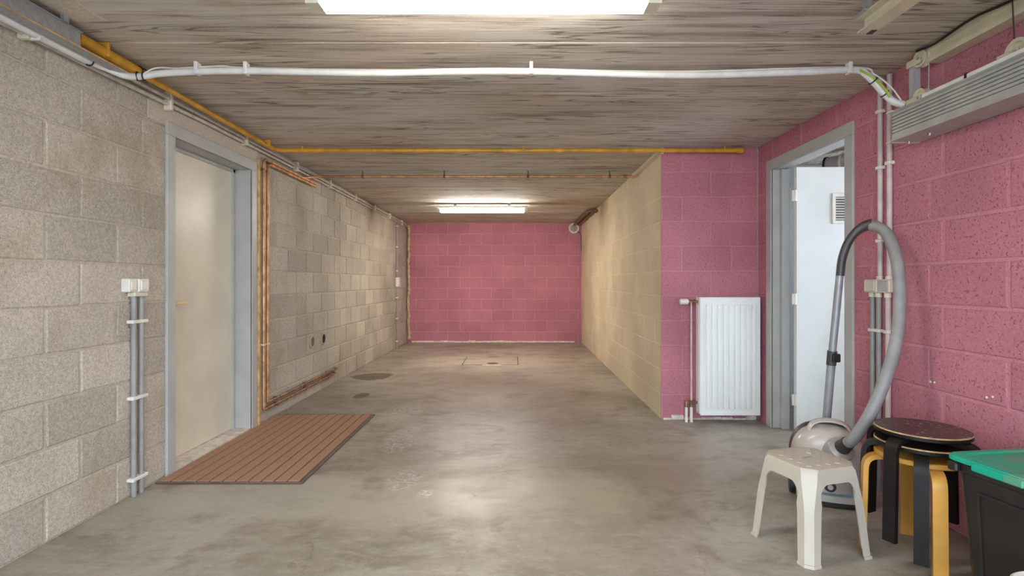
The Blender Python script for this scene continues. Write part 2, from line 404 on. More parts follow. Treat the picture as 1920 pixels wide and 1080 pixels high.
BLOCKS = {}
def block_mesh(w, h, mt, depth, bev, var):
    key = (round(w, 3), round(h, 3), mt, depth, var)
    if key in BLOCKS: return BLOCKS[key]
    r = random.Random(str(key)); w2, h2 = w/2, h/2; j = lambda: r.uniform(-0.0022, 0.0022)
    out = [(-w2, -h2), (w2, -h2), (w2, h2), (-w2, h2)]; out = [(a+j(), b+j()) for a, b in out]
    inn = [(a-math.copysign(bev, a), b-math.copysign(bev, b)) for a, b in out]
    v = [(a, depth, b) for a, b in out]+[(a, bev*0.55, b) for a, b in out]+[(a, 0, b) for a, b in inn]
    f = [(8, 9, 10, 11)]
    for i in range(4):
        k = (i+1) % 4; f += [(i, k, 4+k, 4+i), (4+i, 4+k, 8+k, 8+i)]
    BLOCKS[key] = MB().add(v, f).mesh('block', mt, 0); return BLOCKS[key]

def block_wall(name, o, u, L, rows, mt, mm, offs, cut=(), thick=0.2, near=None, bw=0.4, bh=0.2, joint=0.013, rec=0.006, bev=0.005, label='', rowz=None, jit=0.0015, special=()):
    """o: origin at floor level on the wall face, u: direction along it (face normal = u rotated clockwise seen from above)"""
    o = Vector(o); u = Vector(u).normalized(); n = Vector((u.y, -u.x, 0)); H = rows*bh
    core = MB(); us = sorted({0.0, L}|{c[0] for c in cut}|{c[1] for c in cut}); zs = sorted({0.0, H}|{c[2] for c in cut}|{c[3] for c in cut})
    rot = Matrix((( u.x, -n.x, 0), (u.y, -n.y, 0), (0, 0, 1)))
    for a, b in zip(us[:-1], us[1:]):
        for c, d in zip(zs[:-1], zs[1:]):
            if any(k[0] <= a+1e-6 and b-1e-6 <= k[1] and k[2] <= c+1e-6 and d-1e-6 <= k[3] for k in cut): continue
            core.obox(o+u*((a+b)/2)-n*(rec+thick/2)+Vector((0, 0, (c+d)/2)), ((b-a)/2, thick/2, (d-c)/2), rot)
    w = core.build(name, mm, smooth=0); tag(w, label, 'wall', kind='structure')
    rz = math.atan2(u.y, u.x); joined = MB()
    allcut = list(cut)+list(special)
    for r in range(rows):
        z0, z1 = r*bh, (r+1)*bh; zc = (z0+z1)/2
        free = [(0.0, L)]
        for k in allcut:
            if k[2] < zc < k[3]:
                nf = []
                for a, b in free:
                    if k[0] > a: nf.append((a, min(b, k[0])))
                    if k[1] < b: nf.append((max(a, k[1]), b))
                free = [x for x in nf if x[1]-x[0] > 0.02]
        s0 = offs(r) % bw
        edges = [s0+bw*i for i in range(-1, int(L/bw)+2)]
        for a, b in free:
            e = [a]+[x for x in edges if a+0.07 < x < b-0.07]+[b]
            for p, q in zip(e[:-1], e[1:]):
                wd, hd = q-p-joint, bh-joint*0.9
                c = o+u*((p+q)/2)+n*random.uniform(-jit, jit); c.z = zc
                me = block_mesh(wd, hd, mt, rec+0.004, bev, random.randrange(4))
                if near is not None and not near((p+q)/2):
                    m = rot.to_4x4(); m.translation = c
                    joined.add([m @ v.co for v in me.vertices], [tuple(pp.vertices) for pp in me.polygons]); continue
                b_ = bpy.data.objects.new('block', me); COL.objects.link(b_); b_.parent = w
                b_.location = c; b_.rotation_euler = (0, 0, rz)
    if joined.v: tag(joined.build('far_blocks', mt, w, smooth=0), kind='stuff')
    return w

# left wall: u runs +y from YF
DL = (3.03, 4.03, 0.0, 2.0)
def offL(r): return (2.42 if r % 2 else 2.24)-YF
block_wall('wall_left', (XL, YF, 0), (0, 1, 0), YB-YF+0.15, 11, 'grey_block', 'grey_mortar', offL, [(DL[0]-YF, DL[1]-YF, 0, 2.0)], near=lambda s: s+YF > 1.6,
           label='bare grey concrete block wall on the left', special=[(2.86-YF, 4.10-YF, 2.0, 2.2)])
# lintel over the door, part of the wall
MB().box(XL-0.1, XL+0.001, 2.865, 4.095, 2.004, 2.198, 0.004).build('lintel', 'lintel', bpy.data.objects['wall_left'], smooth=0)
block_wall('wall_back', (XL, YB, 0), (1, 0, 0), XCF-XL+0.05, 11, 'pink_block', 'pink_mortar_pale', lambda r: (-1.407 if r % 2 else -1.228)-XL, joint=0.013, rec=0.0025, bev=0.004,
           label='pink painted block wall at the far end')
cu = Vector((XCN-XCF, YR-YB, 0)); cl = cu.length-0.012
block_wall('wall_cream', (XCF, YB, 0), cu, cl, 11, 'cream_block', 'cream_mortar', lambda r: 0.05 if r % 2 else 0.25, thick=0.3, joint=0.011, rec=0.0025, bev=0.004, jit=0.0008,
           label='cream painted block wall of the narrower rear part')
block_wall('wall_radiator', (XCN, YR, 0), (1, 0, 0), XR-XCN, 11, 'pink_block', 'pink_mortar', lambda r: (1.586 if r % 2 else 1.354)-XCN, thick=0.012, joint=0.012, rec=0.003, bev=0.004,
           label='narrow pink block wall behind the radiator')
DR = (3.07, 4.08, 0.0, 2.0)
block_wall('wall_right', (XR, YR, 0), (0, -1, 0), YR-YF, 11, 'pink_block', 'pink_mortar', lambda r: YR-(2.10 if r % 2 else 2.42), [(YR-DR[1], YR-DR[0], 0, 2.0)], thick=0.10,
           near=lambda s: YR-s > 1.2, joint=0.013, rec=0.0045, bev=0.006, label='pink painted block wall on the right')
# front wall behind the camera with the open garage doorway
fw = MB().box(XL-0.2, -1.66, YF-0.2, YF, 0, ZC).box(1.33, XR+0.2, YF-0.2, YF, 0, ZC).box(-1.66, 1.33, YF-0.2, YF, 2.08, ZC).build('wall_front', 'front_wall', smooth=0)
tag(fw, 'wall around the open garage doorway', 'wall', kind='structure')
# side room beyond the right-hand door
SX = XR+0.1035
WY0, WY1, WZ0, WZ1 = 2.35, 4.0, 0.8, 2.0
sr = MB().box(SX-0.01, 3.7, 4.9, 5.0, 0, ZC).box(SX-0.01, 3.7, 1.9, 2.0, 0, ZC).box(3.6, 3.7, 2.0, WY0, 0, ZC).box(3.6, 3.7, WY1, 4.9, 0, ZC).box(3.6, 3.7, WY0, WY1, 0, WZ0).box(3.6, 3.7, WY0, WY1, WZ1, ZC)
sr.box(SX-0.09, SX+0.02, YR+0.2, 4.9, 0, ZC)
tag(sr.build('wall_side_room', 'room_wall', smooth=0), 'light grey walls of the side room behind the open door', 'wall', kind='structure')
wn = MB()
for a, b in ((WY0, WY0+0.06), ((WY0+WY1)/2-0.03, (WY0+WY1)/2+0.03), (WY1-0.06, WY1)): wn.box(3.62, 3.68, a, b, WZ0, WZ1)
wn.box(3.62, 3.68, WY0, WY1, WZ0, WZ0+0.06).box(3.62, 3.68, WY0, WY1, WZ1-0.06, WZ1)
tag(wn.build('window_1', 'white_pl', smooth=0), 'window of the side room', 'window', kind='structure')
# trims: plaster line at the foot of the back wall, foam seam in its left corner, plaster cap on the cream wall
t1 = MB(); xs = [XL+0.1+i*0.13 for i in range(24)]
for i, x in enumerate(xs):
    if x > 1.1: break
    t1.box(x, x+0.131, YB-0.022-0.008*random.random(), YB+0.01, 0, 0.022+0.016*random.random(), 0.004)
tag(t1.build('trim_1', 'plaster', smooth=0), 'white plaster line along the foot of the far pink wall', 'trim', kind='structure')
ft = MB().tube(spline([(XL+0.045+random.uniform(-0.012, 0.012), YB-0.03, z*0.11+0.06) for z in range(20)], 4), lambda i: 0.024+0.007*math.sin(i*1.7)+0.004*math.sin(i*0.61), 9)
tag(ft.build('trim_2', 'foam'), 'yellowed foam seam in the far left corner', 'trim', kind='structure')
t3 = MB().box(XCN-0.010, XCN+0.02, YR-0.004, 5.3, ZC-0.055, ZC-0.002, 0.003)
tag(t3.build('trim_3', 'cream_mortar', smooth=0), 'cream plaster band at the top of the cream wall', 'trim', kind='structure')
t4 = MB()
x = XCN+0.01
while x < XR-0.04:
    w_ = random.uniform(0.05, 0.11); t4.box(x, min(x+w_, XR-0.02), YR-0.012-0.012*random.random(), YR+0.01, 0, 0.012+0.03*random.random(), 0.004); x += w_
tag(t4.build('trim_4', 'plaster', smooth=0), 'crumbling white plaster at the foot of the radiator wall', 'trim', kind='structure')

# ------------------------------------------------------------------ doors
d1 = thing('door_1', 'closed cream door in a grey frame in the grey block wall', 'door', (XL, 3.53, 0), kind='structure')
def casing_set(d, side, xw, y0, y1, cw, zt, depth, m, proud=0.014):
    # side=+1: room lies at +x of the wall face
    a, b = (xw-0.002, xw+proud) if side > 0 else (xw-proud, xw+0.002)
    MB().box(a, b, y0, y0+cw, 0, zt-cw, 0.003).build('casing', m, d)
    MB().box(a, b, y1-cw, y1, 0, zt-cw, 0.003).build('casing', m, d)
    MB().box(a, b, y0, y1, zt-cw, zt, 0.003).build('casing', m, d)
    c, e = (xw-depth, xw+proud*0.6) if side > 0 else (xw-proud*0.6, xw+depth)
    t = 0.03
    MB().box(c, e, y0+cw-t, y0+cw, 0, zt-cw, 0.002).build('jamb', m, d)
    MB().box(c, e, y1-cw, y1-cw+t, 0, zt-cw, 0.002).build('jamb', m, d)
    MB().box(c, e, y0+cw-t, y1-cw+t, zt-cw, zt-cw+t, 0.002).build('jamb', m, d)
casing_set(d1, 1, XL, 3.005, 4.055, 0.075, 2.03, 0.19, 'frame_grey')
MB().box(XL-0.185, XL-0.13, 3.08, 3.98, 0.012, 1.955, 0.002).build('door_leaf', 'leaf_cream', d1)
MB().box(XL-0.135, XL-0.115, 3.95, 3.98, 0.0, 1.955, 0.002).box(XL-0.135, XL-0.115, 3.08, 3.98, 1.93, 1.955, 0.002).build('door_stop', 'frame_grey', d1)
hd = MB().tube([(XL-0.131, 3.19, 0.98), (XL-0.122, 3.19, 0.98)], 0.026, 16).build('handle_rose', 'handle', d1)
MB().tube(fillet([(XL-0.125, 3.19, 0.98), (XL-0.075, 3.19, 0.98), (XL-0.075, 3.32, 0.98)], 0.02), 0.010, 10).build('handle_lever', 'handle', d1)
MB().tube([(XL-0.131, 3.19, 0.91), (XL-0.124, 3.19, 0.91)], 0.022, 16).build('keyhole_rose', 'handle', d1)
MB().box(XL-0.19, XL+0.0, 3.06, 4.0, 0.0, 0.010).build('threshold', 'plaster', d1, smooth=0)

d2 = thing('door_2', 'white door with louvred vent standing open in a grey frame', 'door', (XR, 3.57, 0), kind='structure')
casing_set(d2, -1, XR, 3.05, 4.10, 0.078, 2.045, 0.105, 'frame_grey')
MB().box(SX-0.05, SX+0.008, 3.985, 4.022, 0, 1.965, 0.002).build('door_stop', 'frame_grey', d2)
LX, LY = 2.085, 3.905
MB().box(LX, LX+0.86, LY, LY+0.04, 0.012, 1.962, 0.002).build('door_leaf', 'leaf_white', d2)
for z in (0.24, 0.985, 1.75):
    h = MB().box(LX-0.034, LX+0.002, LY-0.006, LY+0.006, z-0.04, z+0.04, 0.002).build('hinge', 'white_pl', d2)
    MB().tube([(LX-0.012, LY-0.006, z-0.042), (LX-0.012, LY-0.006, z+0.042)], 0.008, 10).build('hinge_pin', 'white_pl', h)
gv = MB(); gx0, gx1, gz0, gz1 = 2.344, 2.60, 1.54, 1.765
gv.box(gx0, gx1, LY-0.012, LY, gz0, gz0+0.025, 0.003).box(gx0, gx1, LY-0.012, LY, gz1-0.025, gz1, 0.003).box(gx0, gx0+0.025, LY-0.0115, LY-0.0005, gz0+0.024, gz1-0.024, 0.002).box(gx1-0.025, gx1, LY-0.0115, LY-0.0005, gz0+0.024, gz1-0.024, 0.002)
gv = gv.build('vent_grille', 'white_pl', d2)
MB().box(gx0+0.02, gx1-0.02, LY-0.003, LY-0.001, gz0+0.02, gz1-0.02).build('vent_backing', 'vac_dark', gv, smooth=0)
for i in range(9):
    z = gz0+0.036+i*0.0192
    MB().obox(((gx0+gx1)/2, LY-0.008, z), ((gx1-gx0)/2-0.024, 0.0065, 0.0016), Matrix.Rotation(math.radians(40), 3, 'X')).build('slat', 'white_pl', gv, smooth=0)

# ------------------------------------------------------------------ tube lights
def tube_light(x, y, L, label, gap, lm='lamp'):
    zt = ZC-gap
    t = thing('tube_light', label, 'ceiling light', (x, y, zt), group='fluorescent ceiling lights')
    MB().box(x-L/2, x+L/2, y-0.058, y+0.058, zt-0.035, zt, 0.006).build('housing', 'white_pl', t)
    for s in (-1, 1): MB().box(x+s*L*0.3-0.02, x+s*L*0.3+0.02, y-0.02, y+0.02, zt, ZC).build('spacer', 'grey_metal', t, smooth=0)
    prof = [(y-0.050, zt-0.034), (y-0.052, zt-0.06), (y-0.038, zt-0.085), (y+0.038, zt-0.085), (y+0.052, zt-0.06), (y+0.050, zt-0.034)]
    MB().prism(prof, x-L/2+0.045, x+L/2-0.045, 'yz').build('diffuser', lm, t, smooth=0)
    for s in (-1, 1):
        a, b = sorted((x+s*(L/2-0.044), x+s*(L/2+0.004)))
        MB().prism(prof, a, b, 'yz').build('end_cap', 'cream_pl', t, smooth=0)
    return t
tube_light(-0.11, 1.90, 1.25, 'bright fluorescent tube light nearest, cut by the top of the photo', 0.02)
tube_light(-0.45, 7.33, 1.25, 'smaller-looking fluorescent tube light on the ceiling near the far pink wall', 0.035, 'lamp_far')

# ------------------------------------------------------------------ pipes and conduits
def clip(p, r, axis, toward, parent, m, name='clip'):
    """saddle around a pipe at p running along axis, fixed towards the wall or ceiling"""
    p = Vector(p); a = Vector(axis).normalized(); t = Vector(toward).normalized(); b = a.cross(t)
    rot = Matrix((a, b, t)).transposed()
    return MB().obox(p+t*r*0.4, (0.007, r+0.004, r*1.1+0.003), rot, 0.002).build(name, m, parent)
# yellow gas pipe
gp = thing('gas_pipe', 'yellow gas pipe along the left ceiling edge and across the ceiling', 'pipe', (-1.87, 4.19, 2.1))
zg = 2.155
MB().tube(fillet([(-1.87, YF+0.1, zg), (-1.875, 2.65, zg), (-1.89, 4.19, zg), (1.77, 4.19, zg)], 0.06), 0.0165, 12).build('pipe', 'gas', gp)
MB().tube([(-1.87, 2.25, zg), (-1.873, 2.66, zg)], 0.026, 14).build('sleeve', 'gas', gp)
MB().tube([(1.765, 4.19, zg), (1.81, 4.19, zg)], 0.023, 12).build('end_cap', 'gas', gp)
for y in (2.40, 4.0): clip((-1.873, y, zg), 0.020 if y > 3 else 0.027, (0, 1, 0), (0, 0, 1), gp, 'gas')
for x in (-1.68, 0.07, 1.66): clip((x, 4.19, zg), 0.018, (1, 0, 0), (0, 0, 1), gp, 'gas')
for y in (2.62, 2.655): MB().tube([(-1.873+0.029*math.cos(k*math.pi/8), y, zg+0.029*math.sin(k*math.pi/8)) for k in range(17)], 0.003, 6).build('cable_tie', 'black_pl', gp)

# white cable conduit across the ceiling
wc = thing('cable_conduit', 'white plastic cable conduit sagging across the ceiling', 'conduit', (0, 2.62, 2.16))
main = [(at(267, 143, 2.60)), at(300, 138, 2.62), at(370, 134, 2.62), at(470, 133, 2.62), at(700, 137, 2.62), at(850, 134, 2.62), at(1000, 134, 2.62), at(1280, 141, 2.62), at(1500, 135, 2.62), at(1600, 131, 2.62), at(1625, 140, 2.61), at(1655, 172, 2.59), at(1675, 190, 2.575), at(1697, 197, 2.55)]
lead = [Vector((-1.925, 1.0, 2.11)), Vector((-1.925, 2.0, 2.11)), Vector((-1.925, 2.38, 2.11)), at(200, 128, 2.47), at(235, 142, 2.53)]
MB().tube(spline(lead+main, 7), 0.0165, 12).build('conduit', 'white_cond', wc)
MB().tube([Vector((-1.925, 0.8, 2.11)), Vector((-1.925, 2.37, 2.11))], 0.0205, 12).build('corrugated_sleeve', 'white_cond', wc)
for px in (370, 462, 996, 1592):
    p = at(px, 132 if px < 1500 else 130, 2.62); MB().box(p.x-0.009, p.x+0.009, p.y-0.02, p.y+0.02, p.z-0.022, ZC, 0.003).build('clip', 'white_cond', wc)
MB().tube(spline([at(150, 92, 2.38), at(215, 128, 2.5), at(250, 146, 2.56), at(290, 128, 2.62), at(330, 128, 2.63), at(370, 126, 2.62), at(420, 124, 2.62), at(462, 127, 2.62), at(700, 131, 2.62), at(1000, 130, 2.62), at(1280, 134, 2.62), at(1592, 126, 2.62), at(1640, 140, 2.6), at(1672, 165, 2.58), at(1692, 192, 2.56)], 6), 0.004, 6).build('earth_wire', 'white_pl', wc)
MB().tube(spline([at(1612, 131, 2.6), at(1640, 148, 2.585), at(1662, 170, 2.565), at(1668, 182, 2.56)], 6), 0.006, 6).build('earth_wire', 'wire_g', wc)
def tie(p, d, r):
    p = Vector(p); d = Vector(d).normalized(); a = d.orthogonal().normalized(); b = d.cross(a)
    MB().tube([p+a*r*math.cos(k*math.pi/8)+b*r*math.sin(k*math.pi/8) for k in range(17)], 0.0032, 6).build('cable_tie', 'black_pl', wc)
tie(Vector((-1.925, 2.39, 2.11)), (0, 1, 0), 0.020)
tie(at(258, 143, 2.58), (1, 0.3, 0), 0.020); tie(at(270, 143, 2.6), (1, 0.2, 0), 0.020)
tie(at(1637, 152, 2.60), (1, 0, -1), 0.021); tie(at(1659, 176, 2.585), (1, 0, -1), 0.020)
clip((-1.925, 2.13, 2.11), 0.021, (0, 1, 0), (-1, 0, 0), wc, 'white_cond')

# conduits along the top of the left wall
tc = thing('conduit_run', 'pair of dusty conduits clipped along the top of the left wall', 'conduit', (XL, 4.5, 2.1))
for k, (z, r, xo) in enumerate(((2.152, 0.0105, 0.034), (2.126, 0.0105, 0.022))):
    MB().tube([(XL+xo, YF+0.2, z-0.025 if k else z-0.012), (XL+xo, 2.4, z-0.018 if k else z-0.006), (XL+xo, 3.4, z), (XL+xo, YB-0.05, z)], r, 10).build('conduit', 'dirty_cond', tc)
for y in (2.12, 3.0, 3.85, 4.75, 5.6, 6.5, 7.4, 8.3, 9.2):
    MB().box(XL, XL+0.046, y-0.012, y+0.012, 2.085 if y < 3.2 else 2.105, 2.19, 0.004).build('clip', 'cream_pl', tc)

# copper pipes: riser pair beside door 1, along the top, along the foot
for k, (y, xo, zt, zb, y2, yt) in enumerate(((4.125, 0.030, 2.075, 0.112, 5.78, 5.17), (4.20, 0.026, 2.052, 0.155, 5.85, 5.2))):
    cp = thing('copper_pipe', ('bright copper riser pipe nearest the grey door frame', 'copper riser pipe second from the grey door frame')[k], 'pipe', (XL, y, 0), group='copper heating pipes')
    MB().tube(fillet([(XL+xo, 5.2, zt), (XL+xo, y, zt), (XL+xo, y, zb), (XL+xo, y2-1.65, zb)], 0.05), 0.0115, 10).build('riser', 'copper', cp)
    MB().tube(fillet([(XL+xo, y2-1.65, zb), (XL+xo, y2, zb+0.004), (XL+0.002, y2+0.01, zb+0.004)], 0.025), 0.0115, 10).build('skirting_pipe', 'old_copper', cp)
    for yy in (4.35, 4.95, 5.55): clip((XL+xo, yy, zb), 0.013, (0, 1, 0), (-1, 0, 0), cp, 'brass', 'pipe_clip')
    for zz in (0.62,): clip((XL+xo, y, zz), 0.013, (0, 0, 1), (-1, 0, 0), cp, 'cream_pl', 'pipe_clip')
    clip((XL+xo, y, 1.99), 0.013, (0, 0, 1), (-1, 0, 0), cp, 'brass', 'pipe_clip')
ls = MB().box(XL, XL+0.022, 4.062, 4.092, 0, 2.06, 0.003).build('wooden_lath', 'wood_strip')
tag(ls, 'pale wooden lath upright between door frame and copper pipes', 'lath')
cx = thing('ceiling_copper_pipe', 'thin reddish copper pipe hung across the ceiling behind the yellow pipe', 'pipe', (-0.3, 5.17, 2.1))
zc_ = CAMZ+(CY-331)/F*5.17
MB().tube(fillet([(XL+0.03, 4.9, 2.075), (XL+0.06, 5.17, zc_), (1.19, 5.17, zc_)], 0.04), 0.0115, 10).build('pipe', 'copper', cx)
MB().tube([(1.06, 5.17, zc_), (1.10, 5.17, zc_)], 0.016, 10).build('fitting', 'brass', cx)
for px in (680, 833, 990, 1143):
    x = (px-CX)/F*5.17
    h = MB().box(x-0.012, x+0.012, 5.155, 5.185, zc_-0.014, zc_+0.016, 0.003).box(x-0.005, x+0.005, 5.165, 5.175, zc_+0.012, ZC).build('hanger', 'rust', cx)

# right wall: vertical conduits and junction box
rc = thing('wall_conduits', 'grey plastic conduits running down the right wall beside the vacuum hose', 'conduit', (XR, 2.8, 0))
yA, yB, yC = 2.83, 2.75, 2.88
for y, z0, z1, m in ((2.815, 1.12, 2.19, 'pinkish_cond'), (2.745, 1.12, 2.19, 'pinkish_cond'), (2.875, 0.0, 1.06, 'grey_cond'), (2.825, 0.0, 1.06, 'grey_cond'), (2.755, 0.0, 1.06, 'pinkish_cond')):
    MB().tube([(XR-0.016, y, z0), (XR-0.016, y, z1)], 0.0125, 10).build('conduit', m, rc)
for y, z in ((2.815, 1.33), (2.745, 1.34), (2.815, 2.02), (2.815, 1.72), (2.745, 1.73), (2.85, 0.85), (2.755, 0.85), (2.755, 0.36), (2.755, 0.62)):
    w_ = 0.045 if y == 2.85 else 0.02
    MB().box(XR-0.031, XR, y-w_, y+w_, z-0.009, z+0.009, 0.003).build('clip', 'white_pl', rc)
jb = thing('junction_box', 'cream surface-mounted socket box on the conduits of the right wall', 'box', (XR, 2.81, 1.09))
MB().box(XR-0.048, XR, 2.80, 2.90, 1.055, 1.125, 0.005).build('body', 'cream_pl', jb)
MB().box(XR-0.044, XR, 2.71, 2.795, 1.055, 1.125, 0.005).build('body', 'cream_pl', jb)
MB().box(XR-0.054, XR-0.046, 2.81, 2.89, 1.062, 1.118, 0.003).build('cover', 'cream_pl', jb)
MB().box(XR-0.049, XR-0.042, 2.718, 2.788, 1.062, 1.118, 0.003).build('cover', 'grey_metal', jb)
for y in (2.875, 2.825, 2.755): MB().tube([(XR-0.018, y, 1.03), (XR-0.018, y, 1.056)], 0.017, 12).build('gland', 'cream_pl', jb)
for y in (2.815, 2.745): MB().tube([(XR-0.018, y, 1.124), (XR-0.018, y, 1.142)], 0.017, 12).build('gland', 'cream_pl', jb)

# left switch and its conduits
sw = thing('light_switch', 'white double surface switch on the left wall near the cream door', 'switch', (XL, 2.78, 1.07))
MB().box(XL, XL+0.045, 2.665, 2.722, 1.058, 1.128, 0.005).build('body', 'white_pl', sw)
MB().box(XL, XL+0.050, 2.727, 2.805, 1.058, 1.128, 0.005).build('body', 'white_pl', sw)
MB().box(XL+0.049, XL+0.056, 2.738, 2.794, 1.068, 1.118, 0.003).build('rocker', 'white_pl', sw)
MB().box(XL+0.044, XL+0.050, 2.674, 2.714, 1.068, 1.118, 0.003).build('rocker', 'white_pl', sw)
MB().box(XL, XL+0.04, 2.71, 2.81, 1.035, 1.06, 0.004).build('gland', 'cream_pl', sw)
lc = thing('switch_conduits', 'two grey conduits rising from the floor to the left white switch', 'conduit', (XL, 2.76, 0))
for y in (2.735, 2.79): MB().tube([(XL+0.017, y, 0.0), (XL+0.017, y, 1.045)], 0.0125, 10).build('conduit', 'grey_cond', lc)
for z in (0.09, 0.51, 0.905): MB().box(XL, XL+0.036, 2.705, 2.82, z-0.009, z+0.009, 0.003).build('clip', 'white_pl', lc)

# far left switch and conduit
yf = 1.985*F/(CX-743)
fs = thing('far_switch', 'small white switch on the left wall near the far corner', 'switch', (XL, yf, 1.1))
MB().box(XL, XL+0.05, yf-0.03, yf+0.10, 1.03, 1.19, 0.006).build('body', 'white_pl', fs)
MB().box(XL+0.05, XL+0.056, yf-0.01, yf+0.08, 1.06, 1.16, 0.003).build('rocker', 'white_pl', fs)
fc = thing('far_conduit', 'single grey conduit down the left wall near the far corner', 'conduit', (XL, yf, 0))
MB().tube([(XL+0.015, yf, 0), (XL+0.015, yf, 1.03)], 0.012, 8).build('conduit', 'grey_cond', fc)
MB().tube([(XL+0.015, yf, 1.19), (XL+0.015, yf, 2.11)], 0.012, 8).build('conduit', 'grey_cond', fc)
for z in (0.12, 0.5, 0.85, 1.3, 1.7, 2.05): MB().box(XL, XL+0.034, yf-0.022, yf+0.022, z-0.01, z+0.01, 0.003).build('clip', 'white_pl', fc)

# round bulkhead and old pipes at the far right corner
p = at(1076, 428, YB)
rb = thing('round_vent', 'round white vent ring high on the far pink wall by the cream wall', 'vent', (p.x, YB, p.z))
MB().lathe([(0.0, YB-0.012), (0.068, YB-0.012), (0.072, YB-0.03), (0.092, YB-0.03), (0.098, YB-0.01), (0.098, YB+0.002)], (p.x, 0, p.z), 'y', 28).build('ring', 'white_pl', rb)
MB().lathe([(0.0, YB-0.034), (0.025, YB-0.032), (0.066, YB-0.014)], (p.x, 0, p.z), 'y', 24).build('core', 'collar', rb)
MB().tube(spline([(p.x+0.04, YB-0.02, p.z-0.05), (p.x+0.09, YB-0.03, p.z-0.08), (p.x+0.13, YB-0.03, p.z-0.16), (p.x+0.135, YB-0.03, p.z-0.42)], 6), 0.008, 6).build('cable', 'rust', rb)
for k in range(2):
    xo = 0.05+k*0.07
    op = MB().tube(fillet([(XCF-xo-0.01, YB+0.03, ZC-0.035), (XCF-xo-0.015, 7.75+k*0.06, ZC-0.035), (XCF-0.012, 7.70+k*0.07, ZC-0.05)], 0.05), 0.02, 10).build('old_pipe', 'rust')
    tag(op, ('brown old pipe under the ceiling touching the cream wall corner', 'brown old pipe under the ceiling one pipe width from the cream wall')[k], 'pipe', 'old brown ceiling pipes')

# wall pass-through pipes low on the left wall
for k, (px, py, m, lab) in enumerate(((585, 641, 'brown_plug', 'brown plugged round pipe sleeve low on the left wall'), (606, 635, 'hole_shade', 'dark open round pipe sleeve low on the left wall'))):
    d = -XL*F/(CX-px); p = at(px, py, d); t = thing('pipe_sleeve', lab, 'pipe sleeve', (XL, d, p.z), group='round sleeves in the left wall')
    MB().lathe([(0.047, XL+0.003), (0.050, XL+0.010), (0.060, XL+0.010), (0.064, XL-0.003)], (0, d, p.z), 'x', 28).build('collar', 'collar', t)
    MB().lathe([(0.0, XL+0.004), (0.049, XL+0.005)], (0, d, p.z), 'x', 28).build('plug', m, t)  # solid plug in one sleeve, disc of painted shade in the open one

# ------------------------------------------------------------------ garage rails, ribbed panel, wall rail
for k, (x, lab) in enumerate(((-1.735, 'galvanised door track under the ceiling at the top left corner'), (1.435, 'pale metal door track under the ceiling at the top right'))):
    s = 1 if k == 0 else -1
    t = thing('door_track', lab, 'track', ((-1.803, 1.362)[k], 2.05, 2.08), group='garage door tracks')
    if k == 0:
        MB().box(-1.841, -1.837, YF+0.05, 2.235, 2.105, 2.168).box(-1.841, -1.826, YF+0.05, 2.235, 2.164, 2.168).build('web', 'galv', t, smooth=0)
        MB().box(-1.895, -1.836, YF+0.05, 2.50, 2.1015, 2.105).build('flange', 'galv', t, smooth=0)
        MB().box(-1.838, -1.834, YF+0.05, 2.50, 2.1005, 2.1065, 0.001).build('edge_strip', 'wood_strip', t, smooth=0)
        MB().box(-1.842, -1.826, 2.14, 2.165, 2.165, ZC).build('hanger', 'galv', t, smooth=0)
        MB().box(-1.84, -1.70, 1.9, 2.2, ZC-0.004, ZC+0.001, 0.001).build('mounting_pad', 'lintel', t, smooth=0)
    else:
        x = 1.362; z0, z1 = 2.075, 2.135
        pr = [(x-0.032, z0), (x+0.032, z0), (x+0.032, z0+0.014), (x+0.026, z0+0.014), (x+0.026, z0+0.006), (x-0.004, z0+0.006), (x-0.004, z1-0.005), (x-0.036, z1-0.005), (x-0.036, z1), (x+0.002, z1), (x+0.002, z0+0.006), (x-0.032, z0+0.006)]
        pr = [(x-0.032, z0), (x+0.032, z0), (x+0.032, z0+0.016), (x+0.026, z0+0.016), (x+0.026, z0+0.006), (x+0.002, z0+0.006), (x+0.002, z1), (x-0.036, z1), (x-0.036, z1-0.005), (x-0.004, z1-0.005), (x-0.004, z0+0.006), (x-0.032, z0+0.006)]
        MB().prism(pr, YF+0.05, 2.05, 'xz').build('rail', 'cream_metal', t, smooth=0)
        MB().box(x-0.05, x-0.034, 1.98, 2.05, z1-0.004, z1+0.002).build('flange', 'galv', t, smooth=0)
        MB().box(x+0.004, x+0.026, 2.02, 2.052, z0-0.002, z0+0.014).build('slot_shade', 'black_pl', t, smooth=0)  # black box standing in for the shade in the rail's open slot
        MB().box(x-0.03, x-0.014, 1.99, 2.02, z1-0.002, ZC).build('hanger', 'galv', t, smooth=0)

bx = thing('ribbed_panel', 'ribbed aluminium folding rack hung by pulleys on the right wall', 'rack', (1.9, 2.0, 1.79))
x0, x1, z0, z1 = 1.826, XR-0.004, 1.787, 1.936
ny = 2.555
prof = [(x1, z1), (x1, z0), (x0-0.012, z0), (x0-0.012, z0+0.008)]
z = z0+0.008; prof.append((x0, z+0.004))
k = 0
hs = [0.026, 0.005]+[0.011, 0.005]*8
z = z0+0.012
for i, h in enumerate(hs):
    off = 0.0 if i % 2 == 0 else 0.009
    if z+h > z1-0.003: break
    prof += [(x0+off, z), (x0+off, z+h-0.001)]; z += h
prof += [(x0, z1-0.002), (x0, z1)]
MB().prism(prof, 0.6, ny, 'xz').build('ribbed_face', 'alu', bx, smooth=20)
MB().box(x0-0.016, x1, ny-0.002, ny+0.02, z0-0.003, z0+0.004, 0.001).build('bottom_lip', 'cream_metal', bx, smooth=0)
MB().box(x0-0.008, x0+0.02, ny-0.01, ny+0.03, z1-0.004, z1+0.003, 0.001).build('top_lip', 'cream_pl', bx, smooth=0)
